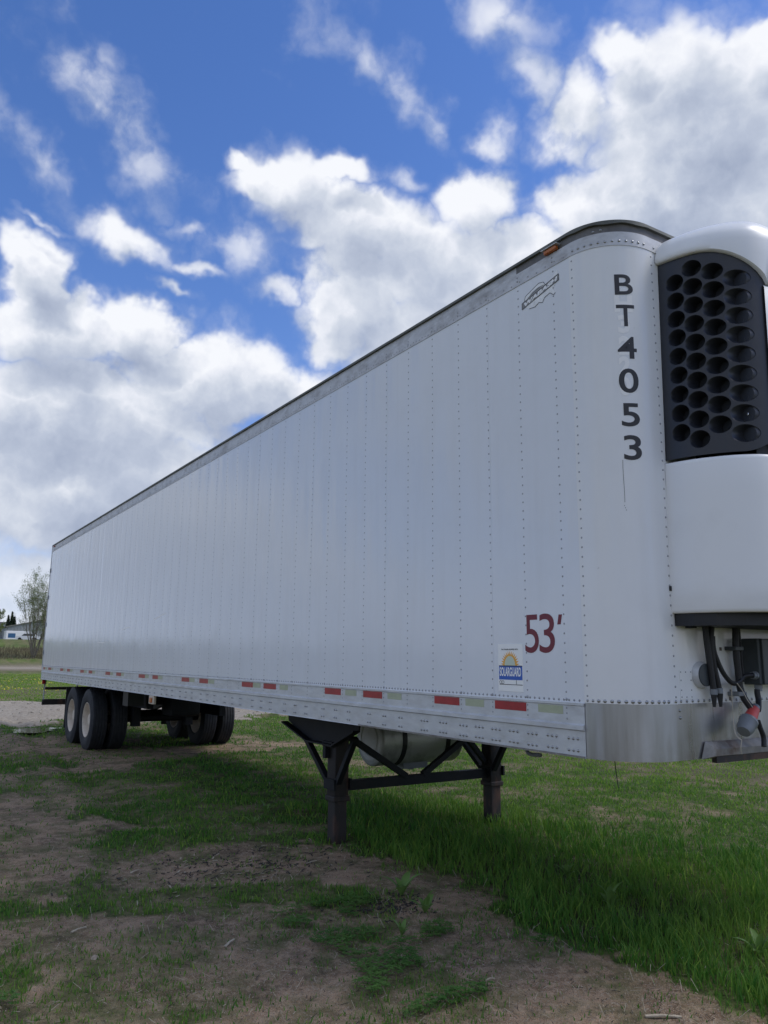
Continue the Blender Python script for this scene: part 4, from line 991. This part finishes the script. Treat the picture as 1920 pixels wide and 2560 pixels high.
tag(bd.build('bark_litter', M['barkbit']), 'dark bark and twig crumbs on the worn soil', 'litter', kind='stuff')
# individual splinters (ground points)
SPL = [((-1.10,-2.42), .13, 1.02, 'long pale wood splinter lying in thin grass nearest the bottom left corner'),
       ((.08,.02), .16, .95, 'long pale wood splinter on the bare soil at the right, below the tall grass'),
       ((-.62,-.40), .05, 1.3, 'short pale wood chip on the gravelly soil beside the clover'),
       ((-2.42,-1.98), .10, 2.0, 'pale curled wood chip on the soil left of the grass arc'),
       ((-1.80,-1.30), .12, 2.3, 'thin pale stick on the bare soil below the grass arc'),
       ((-2.75,-1.55), .09, 2.9, 'small pale wood chip on the dark soil above the grass arc'),
       ((-3.55,-1.35), .10, 2.2, 'pale wood chip at the left end of the dark bark patch')]
for (p_, L_, rot, lab) in SPL:
    o = empty('x'); bpy.data.objects.remove(o)
    z_ = gz(*p_)+.008; b = MB(); dx, dy = math.cos(rot)*L_/2, math.sin(rot)*L_/2
    b.bar((p_[0]-dx, p_[1]-dy, z_), (p_[0], p_[1], z_+.006), L_*.11, .006).bar((p_[0], p_[1], z_+.006), (p_[0]+dx, p_[1]+dy, z_+.002), L_*.09, .005)
    tag(b.build('wood_splinter', M['wood']), lab, 'wood splinter', 'loose wood splinters on the soil')
tag(MB().dome((-1.93,-2.0, gz(-1.93,-2.0)), (0,0,1), .022, .9, 9).build('stone', M['pebble'], None, True, 60), 'pale rounded stone on the soil near the left foreground', 'stone')
# broad weeds
def leaf_mesh(L_, w_):
    vs = []; fs = []
    for k in range(6):
        t = k/5; ww = w_*math.sin(math.pi*min(1, t*.92+.06))**.8; zz = L_*(.75*t-.45*t*t)
        vs += [(L_*t*.8, -ww/2, zz+ww*.15), (L_*t*.8, 0, zz), (L_*t*.8, ww/2, zz+ww*.15)]
    for k in range(5):
        o = 3*k; fs += [(o, o+3, o+4, o+1), (o+1, o+4, o+5, o+2)]
    me_ = bpy.data.meshes.new('leaf'); me_.from_pydata(vs, [], fs); me_.update()
    me_.polygons.foreach_set('use_smooth', [True]*len(fs)); me_.materials.append(M['weed']); return me_
lm = leaf_mesh(.16, .038); lm2 = leaf_mesh(.10, .03)
WD = [((-1.05,.95), 1.0, 'leafy dock weed standing in the tall dark grass right of the legs'),
      ((-1.72,1.25), .8, 'smaller leafy weed deep in the shaded grass behind the dock weed'),
      ((-1.98,-.02), .95, 'leafy weed at the left edge of the black twig heap'),
      ((-1.63,-.08), .85, 'narrow-leaved weed right in front of the black twig heap'),
      ((-.1,1.05), .8, 'leafy weed in the grass at the right edge'),
      ((-5.0,.35), .9, 'pale leafy weed left of the near landing leg'),
      ((-4.55,.02), .7, 'low weed in front of the near wing plate'),
      ((-1.38,-.42), .6, 'small green weed at the right rim of the clover patch')]
for (p_, s_, lab) in WD:
    wd = empty('broadleaf_weed', (p_[0], p_[1], gz(*p_))); tag(wd, lab, 'weed', 'broad-leaved weeds in the grass')
    for k in range(8):
        o = bpy.data.objects.new('leaf', lm if k % 2 else lm2); col.objects.link(o); o.parent = wd
        sc_ = s_*random.uniform(1.1, 1.6); o.scale = (sc_, sc_, sc_); o.rotation_euler = (random.uniform(-.2, .2), -random.uniform(.15, .9), k*2*math.pi/8+random.uniform(-.3, .3))
# clover
b = MB()
for P_ in CLOVER:
    xs_ = [q[0] for q in P_]; ys_ = [q[1] for q in P_]; cnt = int(3600*(max(xs_)-min(xs_))*(max(ys_)-min(ys_)))
    for k in range(cnt):
        x_, y_ = random.uniform(min(xs_), max(xs_)), random.uniform(min(ys_), max(ys_))
        if vnoise(np.array([x_*6]), np.array([y_*6]), 8)[0] < .50: continue
        h_ = random.uniform(.015, .05); z_ = gz(x_, y_)+h_; a = random.uniform(0, 2.1); s_ = random.uniform(.006, .012)
        for j in range(3):
            aa = a+j*2.094; cx_, cy_ = x_+math.cos(aa)*s_, y_+math.sin(aa)*s_; t1, t2 = math.cos(aa+1.57)*s_*.7, math.sin(aa+1.57)*s_*.7
            b.add([(x_, y_, z_), (cx_+t1, cy_+t2, z_+.003), (cx_+math.cos(aa)*s_*.8, cy_+math.sin(aa)*s_*.8, z_), (cx_-t1, cy_-t2, z_+.003)], [(0, 1, 2, 3)])
tag(b.build('clover', M['clover']), 'bright green clover spreading in low patches over the soil', 'clover', kind='stuff')
# dandelions in the far field
b = MB()
for k in range(90):
    c_ = random.choice(((-52, 4.2), (-47, 5.2), (-41, 2.6), (-38, 4.0), (-55, 6.5))); x_ = random.gauss(c_[0], 1.6); y_ = random.gauss(c_[1], .5); s_ = random.uniform(.018, .04)
    b.dome((x_, y_, gz(x_, y_)+.07), (0, 0, 1), s_, .8, 6)
tag(b.build('dandelions', M['yellow']), 'yellow dandelion heads dotting the green field behind the trailer', 'flowers', kind='stuff')
b = MB()
for k in range(1100):
    x_ = random.uniform(-29, -17.6); y_ = random.uniform(-10, 8); s_ = random.choice([.015, .02, .03, .05])
    if not inpoly(np.array([x_]), np.array([y_]), SAND)[0]: continue
    b.dome((x_, y_, gz(x_, y_)), (random.uniform(-.3, .3), random.uniform(-.3, .3), 1), s_, .8, 5)
tag(b.build('rubble', mat('pale_rubble', (.30,.27,.22), .9, var=.4, vscale=2)), 'pale rubble and clods on the sandy strip behind the trailer', 'rubble', kind='stuff')
for p_, s_, lab in (((-37., -.4), .22, 'larger pale boulder in the green field at the far left'), ((-40., 1.9), .13, 'small pale boulder in the green field, nearer the trailer')):
    bm = bmesh.new(); bmesh.ops.create_icosphere(bm, subdivisions=2, radius=s_)
    for v in bm.verts: v.co = Vector((v.co.x*1.3, v.co.y*1.1, v.co.z*.8))*random.uniform(.85, 1.12)
    me_ = bpy.data.meshes.new('boulder'); bm.to_mesh(me_); bm.free()
    o = finish('boulder', me_, M['sticker']); o.location = (p_[0], p_[1], gz(*p_)+s_*.2); o.data.materials[0] = mat('pale_boulder', (.42,.40,.36), .9, var=.2); tag(o, lab, 'boulder')
# puddle
pud = []
for k in range(36):
    a = 2*math.pi*k/36; q = 1+.25*math.sin(3*a+1)+.12*math.sin(7*a); pud.append((-15.9+.55*q*math.cos(a), -.35+.75*q*math.sin(a), 0))
zp = max(gz(q[0], q[1]) for q in pud[::6])-.004
tag(MB().add([(q[0], q[1], zp) for q in pud], [tuple(range(36))]).build('puddle', M['water']), kind='structure')

# ------------------------------------------------------------------ trees
def dirpt(u, dist):   # ground point at photograph column u (of 1920) and given distance along -x
    dv = F*1970.5+R2*(u-960)-U2*(1610-1280); a = math.atan2(dv.y, dv.x)
    t = (dist+CX)/-math.cos(a); return CX+t*math.cos(a), CY+t*math.sin(a)
def stem_tree(name, x_, y_, H, stems, leafn, lab, cat, lsize=.16, spread=.35, group=None, seed=1, leafm='leaf'):
    rd = random.Random(seed); t_ = empty(name, (x_, y_, gz(x_, y_)-.1)); tag(t_, lab, cat, group)
    tips = []; b = MB()
    def grow(p, d_, L_, r_, lev):
        n_ = 5; pts_ = [p]; q = p.copy(); dd = d_.copy()
        for k in range(n_):
            dd = (dd+Vector((rd.gauss(0, .09), rd.gauss(0, .09), .05))).normalized(); q = q+dd*L_/n_; pts_.append(q.copy())
            if lev > 0: tips.append((q.copy(), lev))
        b.tube(pts_, [r_*(1-.8*k/n_) for k in range(n_+1)], 6 if lev == 0 else 4, False)
        if lev < 3:
            for k in range({0: 12, 1: 5, 2: 3}[lev]):
                t = rd.uniform(.22 if lev == 0 else .15, .97); i_ = min(int(t*n_), n_-1); s_ = pts_[i_].lerp(pts_[i_+1], t*n_-i_)
                a = rd.uniform(0, 6.28); out = Vector((math.cos(a), math.sin(a), 0)); nd = (dd*.9+out*rd.uniform(.35, .75)+Vector((0, 0, .25))).normalized()
                grow(s_, nd, L_*rd.uniform(.28, .45)*(1.1-.4*t), r_*.45*(1-.6*t), lev+1)
    for s_ in range(stems):
        a = 2*math.pi*s_/max(1, stems)+rd.uniform(-.5, .5); out = Vector((math.cos(a), math.sin(a), 0))
        grow(out*.15*(stems > 1), (Vector((0, 0, 1))+out*spread*rd.uniform(.4, 1.1)*(stems > 1)).normalized(), H*rd.uniform(.75, 1.0), H*.006+.02, 0)
    b.build('trunk', M['bark'], t_)
    c = MB()
    for k in range(leafn):
        p, lev = rd.choice(tips); p = p+Vector((rd.gauss(0, .12), rd.gauss(0, .12), rd.gauss(0, .12)))*(H/8)
        a = Vector((rd.gauss(0, 1), rd.gauss(0, 1), rd.gauss(0, 1))).normalized()*lsize*rd.uniform(.5, 1.2); e2 = a.orthogonal().normalized()*lsize*.45
        c.add([p-a*.5, p+e2*.5, p+a*.5, p-e2*.5], [(0, 1, 2, 3)])
    c.build('crown', M[leafm], t_)
    return t_
p_ = dirpt(86, 112); stem_tree('multi_stem_tree', p_[0], p_[1], 10.0, 9, 14000, 'thin many-stemmed tree in early leaf behind the rear of the trailer', 'tree', .13, .26, seed=5)
p_ = dirpt(116, 111); stem_tree('multi_stem_tree', p_[0], p_[1], 9.4, 7, 11000, 'bushy young tree right behind the rear edge of the trailer', 'tree', .13, .18, seed=8)
p_ = dirpt(-4, 215); stem_tree('bare_tree', p_[0], p_[1], 9.0, 1, 1800, 'reddish budding tree cut off by the left edge of the picture', 'tree', .3, 0, seed=3)
p_ = dirpt(-60, 180); stem_tree('bare_tree', p_[0], p_[1], 9.0, 3, 2200, 'budding tree beyond the left edge', 'tree', .3, .3, seed=13)
def conifer(u, dist, H, lab, seed):
    rd = random.Random(seed); x_, y_ = dirpt(u, dist); t_ = empty('conifer', (x_, y_, gz(x_, y_)-.1)); tag(t_, lab, 'tree', 'dark conifers by the house')
    MB().tube([(0,0,0),(0,0,H)], [.14,.03], 6).build('trunk', M['bark'], t_)
    c = MB()
    for k in range(900):
        h_ = rd.uniform(.1, 1)**.8; r_ = (1-h_)*H*.24*rd.uniform(.3, 1)+.05; a = rd.uniform(0, 6.28); p = Vector((math.cos(a)*r_, math.sin(a)*r_, h_*H))
        o_ = Vector((math.cos(a), math.sin(a), -.3))*rd.uniform(.25, .5); s_ = Vector((-math.sin(a), math.cos(a), 0))*.14
        c.add([p-s_, p+o_, p+s_, p-o_*.3+Vector((0, 0, .2))], [(0, 1, 2, 3)])
    c.build('crown', M['conifer'], t_)
conifer(24, 235, 9.0, 'taller dark conifer standing beside the pale house', 1)
conifer(31, 232, 7.6, 'shorter dark conifer left of the grey barn', 2)
conifer(15, 240, 8.2, 'dark conifer behind the pale house', 4)
# brush at the foot of the bank
b = MB(); rd = random.Random(4)
for k in range(5200):
    x_ = rd.uniform(-124, -110); y_ = rd.uniform(6, 42); h_ = rd.uniform(.25, .8); z_ = gz(x_, y_)
    b.add([(x_, y_-.02, z_), (x_+rd.uniform(-.1, .1), y_+rd.uniform(-.15, .15), z_+h_), (x_, y_+.03, z_)], [(0, 1, 2)])
tag(b.build('dry_brush', mat('dry_brush', (.12,.10,.06), .9, var=.3, vscale=.4)), 'dry brown brush covering the low bank behind the trees', 'brush', kind='stuff')
# ------------------------------------------------------------------ buildings and vehicles on the rise
def local(u, dist, rz):
    x_, y_ = dirpt(u, dist); o = empty('x', (x_, y_, gz(x_, y_)-.2)); o.rotation_euler = (0, 0, rz); return o
VA = math.atan2(.125, -.992)   # viewing direction to that corner
B = local(86, 240, 0); B.name = 'grey_barn'; tag(B, 'grey metal barn with low gabled roof on the rise behind the trees', 'barn')
# local axes: +x away from the viewer is -x world; width runs along y
MB().box((-9, -8.6, 0), (9, 9, 4.9)).build('wall', M['barnwall'], B)
MB().add([(9.01, -8.6, 4.9), (9.01, 9, 4.9), (9.01, .0, 6.9), (-9.01, -8.6, 4.9), (-9.01, 9, 4.9), (-9.01, .0, 6.9)], [(0, 1, 2), (3, 5, 4)]).build('gable', M['barnwall'], B)
MB().add([(9.4, -9.0, 4.85), (9.4, 0, 6.95), (-9.4, 0, 6.95), (-9.4, -9.0, 4.85), (9.4, 9.4, 4.85), (-9.4, 9.4, 4.85), (9.4, -9.0, 5.05), (9.4, 0, 7.15), (-9.4, 0, 7.15), (-9.4, -9.0, 5.05), (9.4, 9.4, 5.05), (-9.4, 9.4, 5.05)],
         [(0, 1, 2, 3), (1, 4, 5, 2), (6, 7, 8, 9), (7, 10, 11, 8), (0, 6, 7, 1), (1, 7, 10, 4)]).build('roof', M['barnroof'], B)
MB().box((9.02, 2.0, .0), (9.1, 6.0, 3.6)).build('barn_door', M['grey'], B)
for k in range(22): MB().box((9.02, -8.4+k*.8, .1), (9.06, -8.34+k*.8, 4.9)).build('wall_rib', M['barnroof'], B)
V = local(24, 215, .1); V.name = 'box_truck'; tag(V, 'white box truck with a blue side panel parked left of the grey barn', 'truck')
MB().box((-1.1, -1.3, .75), (1.1, 4.6, 3.3), .08).build('cargo_box', M['white_paint'], V)
MB().box((1.105, -.8, 1.6), (1.125, .9, 2.7)).build('blue_panel', M['navy'], V)
MB().box((-1.0, 4.65, .55), (1.0, 6.0, 2.2), .15).build('cab', M['white_paint'], V)
MB().box((1.005, 4.9, 1.5), (1.02, 5.7, 2.0)).build('side_window', M['window'], V)
for yy in (.3, 5.2):
    for xx in (-1.0, .8): MB().lathe([(0,0),(0,.40),(.22,.40),(.22,0)], (xx, yy, .4), (1, 0, 0), 18).build('wheel', M['rubber'], V)
V2 = local(69, 160, 1.3); V2.name = 'parked_car'; tag(V2, 'small pale car parked on the rise in front of the barn, seen through the tree', 'car')
b = MB(); P_ = [(-2.1,.35),(-2.1,.8),(-1.9,.9),(-1.2,.95),(-.7,1.4),(.9,1.4),(1.5,.95),(2.1,.88),(2.15,.35)]
b.prism([(q[0], -.85, q[1]) for q in P_], (0, 1.7, 0)).build('body', M['white_paint'], V2)
for s_ in (-.856, .85): MB().prism([(-1.05, s_, .95), (-.65, s_, 1.33), (.85, s_, 1.33), (1.3, s_, .95)], (0, .006, 0)).build('side_window', M['window'], V2)
for xx in (-1.35, 1.35):
    for s_ in (-.88, .68): MB().lathe([(0,0),(0,.32),(.2,.32),(.2,0)], (xx, s_, .32), (0, 1, 0), 16).build('wheel', M['rubber'], V2)
Hh = local(8, 245, 0); Hh.name = 'gabled_house'; tag(Hh, 'pale house with dark roof and front gable at the far left', 'house')
MB().box((-4, -7, 0), (4, 2, 4.6)).build('wall', M['house'], Hh)
MB().add([(4.4,-7.4,4.5),(4.4,2.4,4.5),(0,2.4,6.6),(0,-7.4,6.6),(-4.4,-7.4,4.5),(-4.4,2.4,4.5)], [(0,1,2,3),(3,2,5,4),(1,5,2),(0,3,4)]).build('roof', M['shingle'], Hh)
MB().add([(4.8,-2.6,3.9),(4.8,1.8,3.9),(4.8,-.4,5.9),(1,-2.6,3.9),(1,1.8,3.9),(1,-.4,5.9)], [(0,1,2),(0,2,5,3),(1,4,5,2)]).build('front_gable', M['white_paint'], Hh)
for yy in (-6, -4, -1.2): MB().box((4.01, yy, 2.6), (4.05, yy+1.0, 3.8)).build('window', M['window'], Hh)
